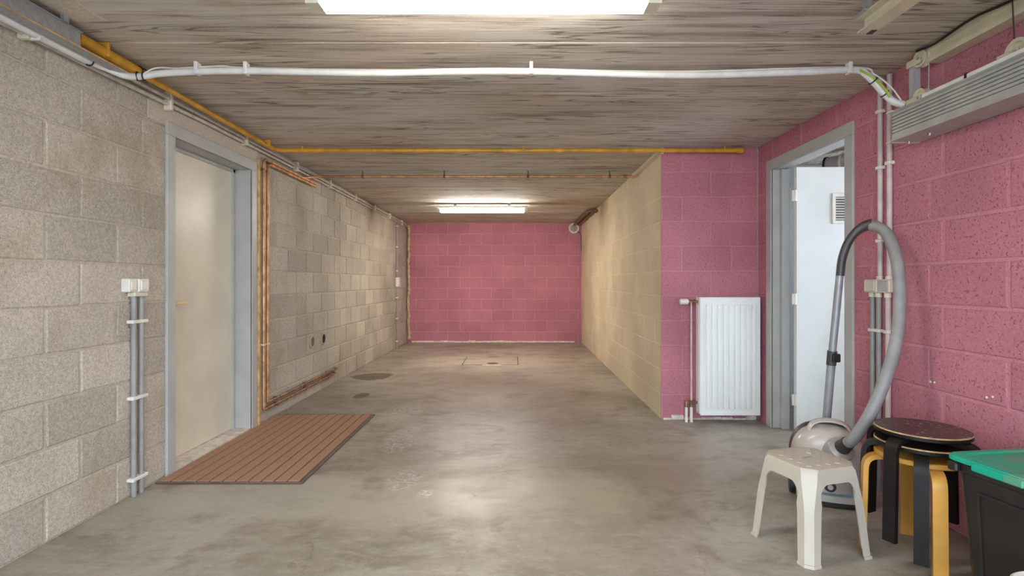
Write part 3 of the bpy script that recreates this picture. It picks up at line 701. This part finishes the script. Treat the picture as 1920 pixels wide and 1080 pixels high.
MB().box(x0+0.006, x0+0.024, 0.8, 2.38, z1, z1+0.02, 0.003).build('top_rod', 'white_pl', bx)
MB().box(x0+0.003, x0+0.027, 2.14, 2.15, z1-0.001, z1+0.023).build('rod_clamp', 'black_pl', bx, smooth=0)
for p_ in ((x0+0.06, 2.40), (x0+0.075, 2.545)): MB().lathe([(0.0, z0-0.012), (0.006, z0-0.012), (0.009, z0-0.004), (0.009, z0+0.001)], (p_[0], p_[1], 0), 'z', 10).build('screw', 'galv', bx)
MB().box(x0+0.06, x0+0.064, 2.49, 2.525, z1-0.005, 2.14).box(x0+0.06, x0+0.085, 2.487, 2.491, z1-0.005, 2.14).build('hanger_strap', 'grey_metal', bx, smooth=0)
def pulley(c, r, parent):
    b = MB().lathe([(0.0, -0.012), (r*0.30, -0.012), (r*0.34, -0.006), (r*0.70, -0.006), (r*0.74, -0.014), (r, -0.014), (r*0.86, 0.0), (r, 0.014), (r*0.55, 0.013), (0.0, 0.012)], c, 'x', 24).build('pulley', 'cream_metal', parent)
    MB().tube([Vector(c)-Vector((0.022, 0, 0)), Vector(c)+Vector((0.022, 0, 0))], 0.007, 8).build('axle', 'galv', b)
    MB().box(c[0]-0.019, c[0]-0.015, c[1]-0.012, c[1]+0.075, c[2]-0.022, c[2]+0.010, 0.001).build('bracket', 'cream_metal', b, smooth=0)
pulley((1.895, 2.455, 2.150), 0.040, bx); pulley((1.885, 2.445, z1+0.028), 0.042, bx); pulley((1.885, 1.97, z1+0.035), 0.05, bx)
MB().tube([(1.895, 2.415, 2.14), (1.885, 2.405, z1+0.03)], 0.0022, 6).build('cord', 'grey_metal', bx)
MB().tube([(1.885, 2.0, ZC-0.02), (1.885, 1.99, z1+0.05)], 0.0026, 6).build('cord', 'vac_dark', bx)
wr = thing('wall_rail', 'cream grooved rail under the ceiling along the right wall', 'rail', (1.93, 2.0, 2.12))
MB().prism([(1.895, 2.118), (XR-0.006, 2.118), (XR-0.006, 2.195), (1.895, 2.195), (1.895, 2.172), (1.905, 2.168), (1.905, 2.146), (1.895, 2.142)], YF+0.1, 2.43, 'xz').build('rail', 'cream_metal', wr, smooth=0)
MB().tube(spline([(1.86, 1.6, 2.185), (1.87, 1.95, 2.17), (1.865, 2.15, 2.185), (1.875, 2.35, 2.175), (1.88, 2.47, 2.19)], 5), 0.006, 6).build('cable', 'black_pl', wr)

# ------------------------------------------------------------------ radiator
rx0, rx1, rz0, rz1, ry = 1.452, 1.93, 0.062, 0.99, 4.15
rd = thing('radiator', 'white ribbed panel radiator on the narrow pink wall', 'radiator', ((rx0+rx1)/2, 4.2, rz0))
fp = MB().box(rx0+0.005, rx1, ry-0.008, ry+0.004, rz0, rz1, 0.004)
n = 9; step = (rx1-rx0-0.075)/n
for i in range(n):
    a = rx0+0.042+i*step; fp.box(a+0.006, a+step-0.006, ry-0.024, ry-0.005, rz0+0.055, rz1-0.055, 0.005, 2)
fp.build('front_panel', 'radiator', rd)
MB().box(rx0+0.005, rx1, ry+0.075, ry+0.085, rz0, rz1, 0.004).build('rear_panel', 'radiator', rd)
MB().box(rx0, rx0+0.006, ry-0.004, ry+0.083, rz0+0.01, rz1+0.003, 0.002).box(rx0-0.002, rx0+0.001, ry+0.02, ry+0.06, rz0+0.06, rz1-0.06, 0.001).build('side_panel', 'radiator', rd)
MB().box(rx1-0.006, rx1, ry-0.004, ry+0.083, rz0+0.01, rz1+0.003, 0.002).build('side_panel', 'radiator', rd)
tg = MB()
for i in range(14): tg.box(rx0+0.01, rx1-0.01, ry+0.004+i*0.005, ry+0.0065+i*0.005, rz1-0.015, rz1+0.001)
for i in range(20): tg.box(rx0+0.02+i*0.023, rx0+0.024+i*0.023, ry, ry+0.075, rz1-0.02, rz1+0.0005)
tg.build('top_grille', 'radiator', rd, smooth=0)
for s in (rx0+0.09, rx1-0.09): MB().box(s-0.015, s+0.015, ry+0.08, YR, rz0+0.15, rz1-0.15).build('wall_bracket', 'radiator', rd, smooth=0)
vz = rz1-0.035
MB().tube([(rx0+0.002, ry+0.04, vz), (rx0-0.075, ry+0.04, vz)], 0.012, 10).tube([(rx0-0.02, ry+0.04, vz), (rx0-0.036, ry+0.04, vz)], 0.018, 6).tube([(rx0-0.05, ry+0.04, vz+0.006), (rx0-0.05, ry+0.04, vz-0.03)], 0.011, 8).build('valve_body', 'brass', rd)
MB().lathe([(0.0, rx0-0.142), (0.020, rx0-0.142), (0.024, rx0-0.136), (0.024, rx0-0.085), (0.018, rx0-0.075), (0.0, rx0-0.075)], (0, ry+0.04, vz), 'x', 18).build('thermostat_head', 'white_pl', rd)
MB().tube([(rx0-0.05, ry+0.04, vz), (rx0-0.05, ry+0.04, 0.16)], 0.007, 8).build('connection_pipe', 'pinkish_cond', rd)
MB().tube([(rx0-0.095, ry+0.04, 0.155), (rx0+0.004, ry+0.04, 0.155)], 0.011, 8).tube([(rx0-0.05, ry+0.02, 0.16), (rx0-0.05, ry+0.06, 0.16)], 0.014, 8).tube([(rx0-0.09, ry+0.04, 0.17), (rx0-0.09, ry+0.04, 0.12)], 0.014, 8).tube([(rx0-0.05, ry+0.04, 0.17), (rx0-0.05, ry+0.04, 0.12)], 0.014, 8).build('lower_valve', 'brass', rd)
for x in (rx0-0.09, rx0-0.05): MB().tube([(x, ry+0.04, 0.0), (x, ry+0.04, 0.13)], 0.012, 10).build('pipe_sleeve', 'white_pl', rd)

# ------------------------------------------------------------------ inspection hatch
hx0, hx1, hy0, hy1 = -0.71, 0.05, 7.08, 7.85
ht = thing('inspection_hatch', 'rectangular concrete inspection hatch let into the floor near the far wall', 'hatch', ((hx0+hx1)/2, (hy0+hy1)/2, 0))
j = 0.012
MB().box(hx0, hx1, hy0, hy0+j, 0, 0.002).box(hx0, hx1, hy1-j, hy1, 0, 0.002).box(hx0, hx0+j, hy0, hy1, 0, 0.002).box(hx1-j, hx1, hy0, hy1, 0, 0.002).build('joint', 'hatch_joint', ht, smooth=0)
MB().box(hx0+j, hx1-j-0.05, hy0+j, hy1-j, 0, 0.003, 0.001).build('lid', 'floor', ht, smooth=0)
MB().lathe([(0.0, 0.006), (0.07, 0.0055), (0.085, 0.002)], (-0.3, 7.2, 0), 'z', 14).build('lifting_recess', 'hatch_joint', ht)
MB().box(-0.43, -0.18, hy0-0.055, hy0-0.005, 0, 0.003, 0.001).build('pale_patch', 'plaster', ht, smooth=0)

# ------------------------------------------------------------------ door mat
mx0, mx1, my0, my1 = -1.975, -1.165, 2.90, 4.41
dm = thing('door_mat', 'brown ribbed rectangular door mat in front of the cream door', 'mat', ((mx0+mx1)/2, (my0+my1)/2, 0))
MB().box(mx0, mx1, my0, my1, 0, 0.005, 0.002).build('backing', 'mat_rubber', dm, smooth=0)
MB().box(mx1-0.022, mx1, my0, my1, 0.004, 0.008, 0.0015).box(mx0, mx1-0.02, my0, my0+0.02, 0.004, 0.008, 0.0015).box(mx0, mx1-0.02, my1-0.02, my1, 0.004, 0.008, 0.0015).build('border', 'mat_edge', dm, smooth=0)
ns = 11; sw_ = (mx1-0.024-mx0)/ns
for i in range(ns): MB().box(mx0+i*sw_+0.004, mx0+(i+1)*sw_-0.004, my0+0.022, my1-0.022, 0.004, 0.0105, 0.002).build('strip', 'carpet', dm, smooth=0)

# ------------------------------------------------------------------ white plastic stool
ws = thing('plastic_stool', 'cream-white plastic step stool in front of the vacuum cleaner', 'stool', (1.246, 2.238, 0), math.radians(16.5))
def plastic_stool(root):
    H = 0.37; T = 0.136; B = 0.165       # half widths of top and foot print
    zt = H-0.012
    def hw(z): return B+(T-B)*(z/H)
    # top with chamfered corners and slightly raised diagonal ribs
    ch = 0.045
    def oct_(h, c): return [(-h+c, -h), (h-c, -h), (h, -h+c), (h, h-c), (h-c, h), (-h+c, h), (-h, h-c), (-h, -h+c)]
    top = MB()
    rings = [(oct_(T-0.016, ch), H), (oct_(T-0.004, ch), H-0.004), (oct_(T+0.002, ch*0.9), H-0.022), (oct_(T+0.004, ch*0.9), H-0.040)]
    k0 = []
    for pts, z in rings:
        k0.append(len(top.v)); top.v += [Vector((a, b, z)) for a, b in pts]
    # seat surface with a hand slot
    sl = [(-0.028, -0.008), (0.028, -0.008), (0.034, -0.003), (0.034, 0.003), (0.028, 0.008), (-0.028, 0.008), (-0.034, 0.003), (-0.034, -0.003)]
    ks = len(top.v); top.v += [Vector((a, b, H)) for a, b in sl]; kd = len(top.v); top.v += [Vector((a, b, H-0.02)) for a, b in sl]
    for i in range(8):
        i2 = (i+1) % 8
        top.f.append((k0[0]+i, k0[0]+i2, ks+i2, ks+i)); top.f.append((ks+i, ks+i2, kd+i2, kd+i))
        for r in range(3): top.f.append((k0[r]+i, k0[r]+i2, k0[r+1]+i2, k0[r+1]+i))
    # underside plate
    kb = len(top.v); top.v += [Vector((a, b, H-0.012)) for a, b in oct_(T-0.016, ch)]
    for i in range(8): top.f.append((kb+i, kb+(i+1) % 8, kd+(i+1) % 8, kd+i))
    top.mi = [0]*len(top.f)
    top.build('seat', 'stool_white', root, local=True, smooth=25)
    ribs = MB()
    for i in range(-4, 5):
        c = i*0.034; L_ = (T-0.030)*1.28-abs(c)*0.95
        if L_ < 0.03: continue
        for sgn in ((-1, 1) if abs(i) < 1 else (0,)):
            d = Vector((1, 1, 0)).normalized(); q = Vector((1, -1, 0)).normalized()
            if sgn == 0: ribs.obox(q*c+Vector((0, 0, H+0.0004)), (L_, 0.010, 0.0016), Matrix.Rotation(math.radians(45), 3, 'Z'), 0.001)
            else: ribs.obox(d*sgn*(L_/2+0.025)+Vector((0, 0, H+0.0004)), (L_/2-0.025, 0.010, 0.0016), Matrix.Rotation(math.radians(45), 3, 'Z'), 0.001)
    ribs.build('grip_ribs', 'stool_white', root, local=True, smooth=0)
    # aprons: four arched sides; legs: four chamfered angle legs
    za = H-0.040; zl = H-0.135; lw = 0.062; th = 0.004
    for s in range(4):
        R = Matrix.Rotation(s*math.pi/2, 4, 'Z')
        ap = MB(); n_ = 14; pts = []
        c = ch*0.9
        h1 = hw(za); 
        for i in range(n_+1):
            u = -1+2*i/n_; xo = u*(T+0.004-c)
            # arch: lower edge
            lim = B-lw+0.006; e = min(1.0, abs(xo)/(T+0.004-c)); zlow = za-0.022-0.07*max(0, (e-0.45)/0.55)**2.6
            pts.append((xo, zlow))
        for xo, zlow in pts:
            for z_, off in ((za+0.001, 0), (zlow, 0)):
                y_ = -(hw(z_)+0.001) if z_ < za else -(T+0.004)
                ap.v.append(Vector((xo, y_, z_))); ap.v.append(Vector((xo, y_+th+0.002, z_)))
        for i in range(n_):
            a, b = i*4, (i+1)*4
            for q in ((a, b, b+2, a+2), (a+1, a+3, b+3, b+1), (a+2, b+2, b+3, a+3)): ap.f.append(q); ap.mi.append(0)
        ap.xform(R); ap.build('apron', 'stool_white', root, local=True, smooth=30)
    for s in range(4):
        R = Matrix.Rotation(s*math.pi/2, 4, 'Z'); lg = MB(); zs_ = [za+0.001, za-0.03, za-0.06, za-0.10, 0.20, 0.10, 0.012, 0.012, 0.0]
        for i, z_ in enumerate(zs_):
            h = (T+0.004) if i == 0 else hw(z_)+0.001
            if i >= 7: h += 0.004
            c = ch*0.9+(0.024-ch*0.9)*min(1, max(0, (za-z_)/0.12))
            w_ = [0.004, 0.010, 0.024, 0.036, 0.036, 0.034, 0.032, 0.036, 0.036][i]
            o = [(-h+c+w_, -h), (-h+c, -h), (-h, -h+c), (-h, -h+c+w_)]
            t_ = 0.005
            inn = [(-h+c+w_, -h+t_), (-h+c+0.002, -h+t_), (-h+t_, -h+c+0.002), (-h+t_, -h+c+w_)]
            lg.v += [Vector((a, b, z_)) for a, b in o]+[Vector((a, b, z_)) for a, b in reversed(inn)]
        for i in range(len(zs_)-1):
            for j_ in range(8):
                k2 = (j_+1) % 8; lg.f.append((i*8+j_, i*8+k2, (i+1)*8+k2, (i+1)*8+j_)); lg.mi.append(0)
        m_ = (len(zs_)-1)*8
        for q in ((m_, m_+1, m_+6, m_+7), (m_+1, m_+2, m_+5, m_+6), (m_+2, m_+3, m_+4, m_+5)): lg.f.append(q); lg.mi.append(0)
        lg.xform(R); lg.build('leg', 'stool_white', root, local=True, smooth=20)
plastic_stool(ws)

# ------------------------------------------------------------------ bentwood stools, stacked
def wood_stool(label, loc, rz, wood, seatm, edge, tilt=0.0):
    t = thing('round_stool', label, 'stool', loc, rz, group='stacked bentwood stools')
    H = 0.42; r = 0.162
    s = MB().lathe([(0.0, H), (r-0.004, H), (r, H-0.003), (r, H-0.017), (r-0.004, H-0.020), (0.0, H-0.020)], (0, 0, 0), 'z', 56)
    s.mi = [0 if max(s.v[i].z for i in f) > H-0.004 and min(s.v[i].z for i in f) > H-0.002 else 1 for f in s.f]
    s.build('seat', [seatm, wood], t, local=True)
    if edge:
        MB().lathe([(r-0.003, H+0.0004), (r+0.0004, H-0.0028), (r+0.0006, H-0.0045)], (0, 0, 0), 'z', 56).build('worn_rim', 'seat_edge', t, local=True)
    for k in range(4):
        a = k*math.pi/2; d = Vector((math.cos(a), math.sin(a), 0)); q = Vector((-d.y, d.x, 0))
        path = fillet([d*0.07+Vector((0, 0, H-0.030)), d*0.195+Vector((0, 0, H-0.030)), d*0.205+Vector((0, 0, 0.0))], 0.055, 8)
        MB().sweep(path, lambda i: [(-0.0095, -0.0235), (0.0095, -0.0235), (0.0095, 0.0235), (-0.0095, 0.0235)], up=(0, 0, 1)).build('leg', wood, t, local=True)
    return t
SC = (1.650, 2.140)
wood_stool('birch-coloured bentwood stool at the bottom of the stack', (*SC, 0), math.radians(-112.3), 'birch', 'birch', False)
wood_stool('black bentwood stool in the middle of the stack', (*SC, 0.05), math.radians(-128.0), 'black_wood', 'black_wood', True)
wood_stool('black bentwood stool with scratched dark seat on top of the stack', (*SC, 0.10), math.radians(-156.4), 'black_wood', 'black_seat', True)

# ------------------------------------------------------------------ vacuum cleaner
vc = thing('vacuum_cleaner', 'grey canister vacuum cleaner standing upright with its hose looped', 'vacuum cleaner', (1.60, 2.70, 0))
VM = Matrix.Translation(Vector((1.60, 2.70, 0))) @ Matrix.Rotation(math.radians(-22), 4, 'Z')
def vout(sc, n=40, zc=0.215, hw_=0.168, hh=0.205, lift=0.0):
    o = []
    for i in range(n):
        a = 2*math.pi*i/n; c_, s_ = math.cos(a), math.sin(a); e = 0.80 if s_ > 0 else 0.52
        o.append((hw_*sc*math.copysign(abs(c_)**e, c_), zc+hh*sc*math.copysign(abs(s_)**e, s_)))
    return o
def loft(rows, vm=VM):
    mb = MB(); n = len(rows[0][0])
    for pts, y in rows: mb.v += [Vector((a, y, b)) for a, b in pts]
    for r in range(len(rows)-1):
        for i in range(n): mb.f.append((r*n+i, r*n+(i+1) % n, (r+1)*n+(i+1) % n, (r+1)*n+i))
    mb.f.append(tuple(range(n))); mb.f.append(tuple((len(rows)-1)*n+i for i in reversed(range(n)))); mb.mi = [0]*len(mb.f)
    return mb.xform(vm)
# shell (front faces -y), open handle above
shell = [(vout(s, hh=0.180, zc=0.198), y) for s, y in ((0.90, 0.085), (0.97, 0.06), (1.0, 0.02), (1.0, -0.03), (0.97, -0.06), (0.90, -0.082), (0.78, -0.098), (0.55, -0.108), (0.25, -0.112))]
body = loft(shell).build('body', 'vac_body', vc)
loft([(vout(s, hh=0.186, zc=0.200, hw_=0.172), y) for s, y in ((0.92, 0.10), (1.0, 0.07), (1.0, 0.045), (0.97, 0.03))]).build('rear_shell', 'vac_dark', vc)
arch = spline([VM @ Vector(p_) for p_ in ((-0.105, -0.02, 0.325), (-0.075, -0.02, 0.382), (-0.04, -0.02, 0.404), (0.02, -0.02, 0.408), (0.075, -0.02, 0.390), (0.12, -0.02, 0.325))], 6)
MB().sweep(arch, lambda i: [(0.010*math.cos(k*math.pi/5), 0.034*math.sin(k*math.pi/5)) for k in range(10)], up=(0, 0, 1)).build('carry_handle', 'vac_body', vc)
# front bumper, dark base, blue band, panel with dial
def front_band(z0_, z1_, y, hw_, m, name, bulge=0.03):
    mb = MB(); n = 16; 
    for i in range(n+1):
        u = -1+2*i/n; x_ = hw_*math.sin(u*math.pi/2); yy = y-bulge*math.cos(u*math.pi/2)
        mb.v += [Vector((x_, yy, z0_)), Vector((x_, yy, z1_)), Vector((x_*0.96, yy+0.05, z1_)), Vector((x_*0.96, yy+0.05, z0_))]
    for i in range(n):
        for k in range(4):
            k2 = (k+1) % 4; mb.f.append((i*4+k, (i+1)*4+k, (i+1)*4+k2, i*4+k2)); mb.mi.append(0)
    mb.f += [(0, 1, 2, 3), (n*4+3, n*4+2, n*4+1, n*4)]; mb.mi += [0, 0]
    return mb.xform(VM).build(name, m, vc)
front_band(0.008, 0.034, -0.085, 0.150, 'black_pl', 'base_bumper', 0.035)
front_band(0.034, 0.066, -0.090, 0.152, 'vac_silver', 'front_bumper', 0.045)
front_band(0.066, 0.118, -0.086, 0.145, 'vac_blue', 'blue_band', 0.036)
front_band(0.078, 0.150, -0.092, 0.105, 'vac_silver', 'control_panel', 0.040)
dial = MB().lathe([(0.0, -0.150), (0.012, -0.150), (0.016, -0.146), (0.026, -0.142), (0.028, -0.125)], (-0.01, 0, 0.112), 'y', 24).xform(VM).build('dial', 'vac_dark', vc)
MB().lathe([(0.0, -0.153), (0.012, -0.152), (0.013, -0.148)], (-0.01, 0, 0.112), 'y', 16).xform(VM).build('dial_knob', 'vac_silver', dial)
for x_ in (-0.155, 0.155):
    MB().lathe([(0.0, x_-0.018), (0.04, x_-0.018), (0.045, x_-0.01), (0.045, x_+0.01), (0.04, x_+0.018), (0.0, x_+0.018)], (0, 0.035, 0.046), 'x', 24).xform(VM).build('wheel', 'black_pl', vc)
# hose inlet
inlet = at(1576, 842, 2.555); d_in = (at(1600, 822, 2.46)-inlet).normalized()
q = d_in.to_track_quat('Z', 'Y').to_matrix().to_4x4(); q.translation = inlet
MB().lathe([(0.060, -0.05), (0.060, 0.0), (0.057, 0.010), (0.042, 0.018), (0.036, 0.020)], (0, 0, 0), 'z', 28).xform(q).build('inlet_ring', 'vac_silver', vc)
MB().lathe([(0.036, 0.0), (0.034, 0.030), (0.030, 0.075), (0.0, 0.076)], (0, 0, 0), 'z', 24).xform(q).build('hose_cuff', 'vac_dark', vc)
hp = spline([inlet+d_in*0.06, at(1604, 818, 2.45), at(1632, 775, 2.42), at(1662, 705, 2.42), at(1682, 630, 2.45), at(1687, 555, 2.48), at(1683, 495, 2.52), at(1668, 447, 2.58), at(1650, 427, 2.63), at(1630, 422, 2.68)], 8)
MB().tube(hp, 0.0265, 16).build('hose', 'hose', vc)
hb = [at(1636, 421, 2.67), at(1622, 424, 2.69), at(1606, 434, 2.71), at(1590, 455, 2.725), at(1579, 485, 2.735), at(1575, 517, 2.74)]
MB().tube(spline(hb, 6), lambda i: 0.031-0.011*min(1, i/14), 16).build('hand_grip', 'vac_dark', vc)
t_top, t_mid, t_bot = at(1575, 512, 2.74), at(1560, 665, 2.78), at(1540, 905, 2.86)
MB().tube([t_top, t_mid], 0.0185, 14).build('upper_tube', 'tube', vc)
dirv = (t_bot-t_mid).normalized()
MB().tube([t_mid, t_bot], 0.0205, 14).build('lower_tube', 'tube', vc)
MB().tube([t_mid-dirv*0.02, t_mid+dirv*0.055], 0.0235, 14).build('tube_clip', 'vac_dark', vc)
cp_ = t_mid+dirv*0.015
MB().box(cp_.x-0.012, cp_.x+0.028, cp_.y-0.034, cp_.y-0.012, cp_.z-0.022, cp_.z+0.022, 0.004).build('tube_latch', 'black_pl', vc)
MB().box(t_bot.x-0.12, t_bot.x+0.14, t_bot.y-0.03, t_bot.y+0.075, 0.0, 0.045, 0.012).build('floor_head', 'vac_dark', vc)

# ------------------------------------------------------------------ black recycling box with green lid
rbx = thing('storage_box', 'black plastic storage box with green lid beside the stacked stools', 'box', (1.72, 1.6, 0))
ang = math.radians(8); ux = Vector((math.cos(ang), math.sin(ang), 0)); vx = Vector((math.sin(ang), -math.cos(ang), 0)); O = Vector((1.512, 1.855, 0))
BM = Matrix(((ux.x, vx.x, 0, O.x), (ux.y, vx.y, 0, O.y), (0, 0, 1, 0), (0, 0, 0, 1)))   # local: u across, v towards the camera
W_, L_, HB = 0.40, 0.56, 0.515
def rr(a0, a1, b0, b1, r, n=5):
    o = []
    for (cx_, cy_, s) in ((a1-r, b1-r, 0), (a0+r, b1-r, 1), (a0+r, b0+r, 2), (a1-r, b0+r, 3)):
        for i in range(n+1):
            t_ = (s+i/n)*math.pi/2; o.append((cx_+r*math.cos(t_), cy_+r*math.sin(t_)))
    return o
def zloft(rows, close_top=True, close_bot=True):
    mb = MB(); n = len(rows[0][0])
    for pts, z_ in rows: mb.v += [Vector((a, b, z_)) for a, b in pts]
    for r in range(len(rows)-1):
        for i in range(n): mb.f.append((r*n+i, r*n+(i+1) % n, (r+1)*n+(i+1) % n, (r+1)*n+i))
    if close_bot: mb.f.append(tuple(reversed(range(n))))
    if close_top: mb.f.append(tuple((len(rows)-1)*n+i for i in range(n)))
    mb.mi = [0]*len(mb.f); return mb.xform(BM)
def ins(d, r=0.045): return rr(d, W_-d, d, L_-d, r)
zloft([(ins(0.046), 0), (ins(0.043), 0.006), (ins(0.016), HB-0.06), (ins(0.014), HB-0.055), (ins(0.004), HB-0.05), (ins(0.003), HB-0.022), (ins(0.010), HB-0.018)]).build('body', 'box_black', rbx)
# raised rim panel on the long side
pan = MB()
for z_, d in ((0.10, 0.036), (HB-0.10, 0.0185)):
    pass
def side_pt(v_, z_, out): 
    d = 0.043+(0.016-0.043)*(z_/(HB-0.06)); return Vector((d-out, v_, z_))
for a, b, c_, e in ((0.10, 0.43, HB-0.115, HB-0.105), (0.10, 0.43, 0.07, 0.08), (0.095, 0.105, 0.07, HB-0.105), (0.425, 0.435, 0.07, HB-0.105)):
    k = len(pan.v)
    for v_ in (a, b):
        for z_ in (c_, e):
            for o_ in (-0.002, 0.003): pan.v.append(side_pt(v_, z_, o_))
    for f in ((0, 1, 3, 2), (4, 6, 7, 5), (1, 5, 7, 3), (0, 2, 6, 4), (2, 3, 7, 6), (0, 4, 5, 1)): pan.f.append(tuple(k+i for i in f)); pan.mi.append(0)
pan.xform(BM).build('side_ribs', 'box_black', rbx)
zloft([(ins(-0.002), HB-0.020), (ins(-0.006), HB-0.018), (ins(-0.006), HB-0.008), (ins(-0.001), HB-0.002), (ins(0.012, 0.04), HB), (ins(0.026, 0.035), HB+0.001), (ins(0.032, 0.03), HB-0.005), (ins(0.05, 0.03), HB-0.005)]).build('lid', 'lid_green', rbx)
lt = MB()
for a, b in ((0.10, 0.26), (0.31, 0.47)): lt.box(-0.013, 0.0, a, b, HB-0.032, HB-0.006, 0.004)
lt.xform(BM).build('lid_tab', 'lid_green', rbx)
hx_ = MB().box(-0.016, 0.004, 0.02, 0.055, HB-0.052, HB-0.022, 0.005).xform(BM).build('rim_lug', 'box_black', rbx)

bk = thing('bucket', 'pale plastic bucket rim peeking in at the bottom right corner', 'bucket', (1.43, 1.375, 0))
MB().lathe([(0.0, 0.0), (0.078, 0.0), (0.082, 0.01), (0.098, 0.29), (0.095, 0.29), (0.079, 0.014), (0.0, 0.012)], (1.43, 1.375, 0), 'z', 40).build('body', 'bucket', bk)
MB().lathe([(0.0, 0.298), (0.090, 0.300), (0.098, 0.304), (0.104, 0.300), (0.104, 0.286), (0.099, 0.284)], (1.43, 1.375, 0), 'z', 40).build('lid', 'bucket', bk)

# ------------------------------------------------------------------ duct in the side room
du = thing('air_duct', 'round metal air duct above the open white door', 'duct', (2.6, 4.5, 2.0))
DA, DD = Vector((2.64, 4.45, 2.085)), Vector((0.60, -0.80, 0)); 
MB().tube([DA, DA+DD*0.13], 0.076, 28).build('sleeve', 'grey_metal', du)
MB().tube([DA+DD*0.12, DA+DD*1.4], 0.084, 28).build('pipe', 'duct', du)
MB().tube([DA-DD*0.012, DA+DD*0.004], 0.081, 28).build('seal', 'black_pl', du)
MB().tube([DA+DD*0.112, DA+DD*0.128], 0.088, 28).build('bead', 'white_pl', du)

# ------------------------------------------------------------------ wall plugs left in the right wall
for k, (px, py) in enumerate(((1745, 716), (1753, 717), (1851, 745), (1862, 744))):
    d = XR*F/(px-CX); p = at(px, py, d)
    wp = MB().lathe([(0.0, XR-0.001), (0.002, XR-0.001), (0.0025, XR-0.003), (0.005, XR-0.003), (0.006, XR+0.004)], (0, p.y, p.z), 'x', 14).build('wall_plug', 'white_pl')
    tag(wp, ('left white wall plug of the pair above the stacked stools', 'right white wall plug of the pair above the stacked stools', 'left white wall plug of the pair above the green lid', 'right white wall plug of the pair above the green lid')[k], 'wall plug', 'plugs in the right wall')
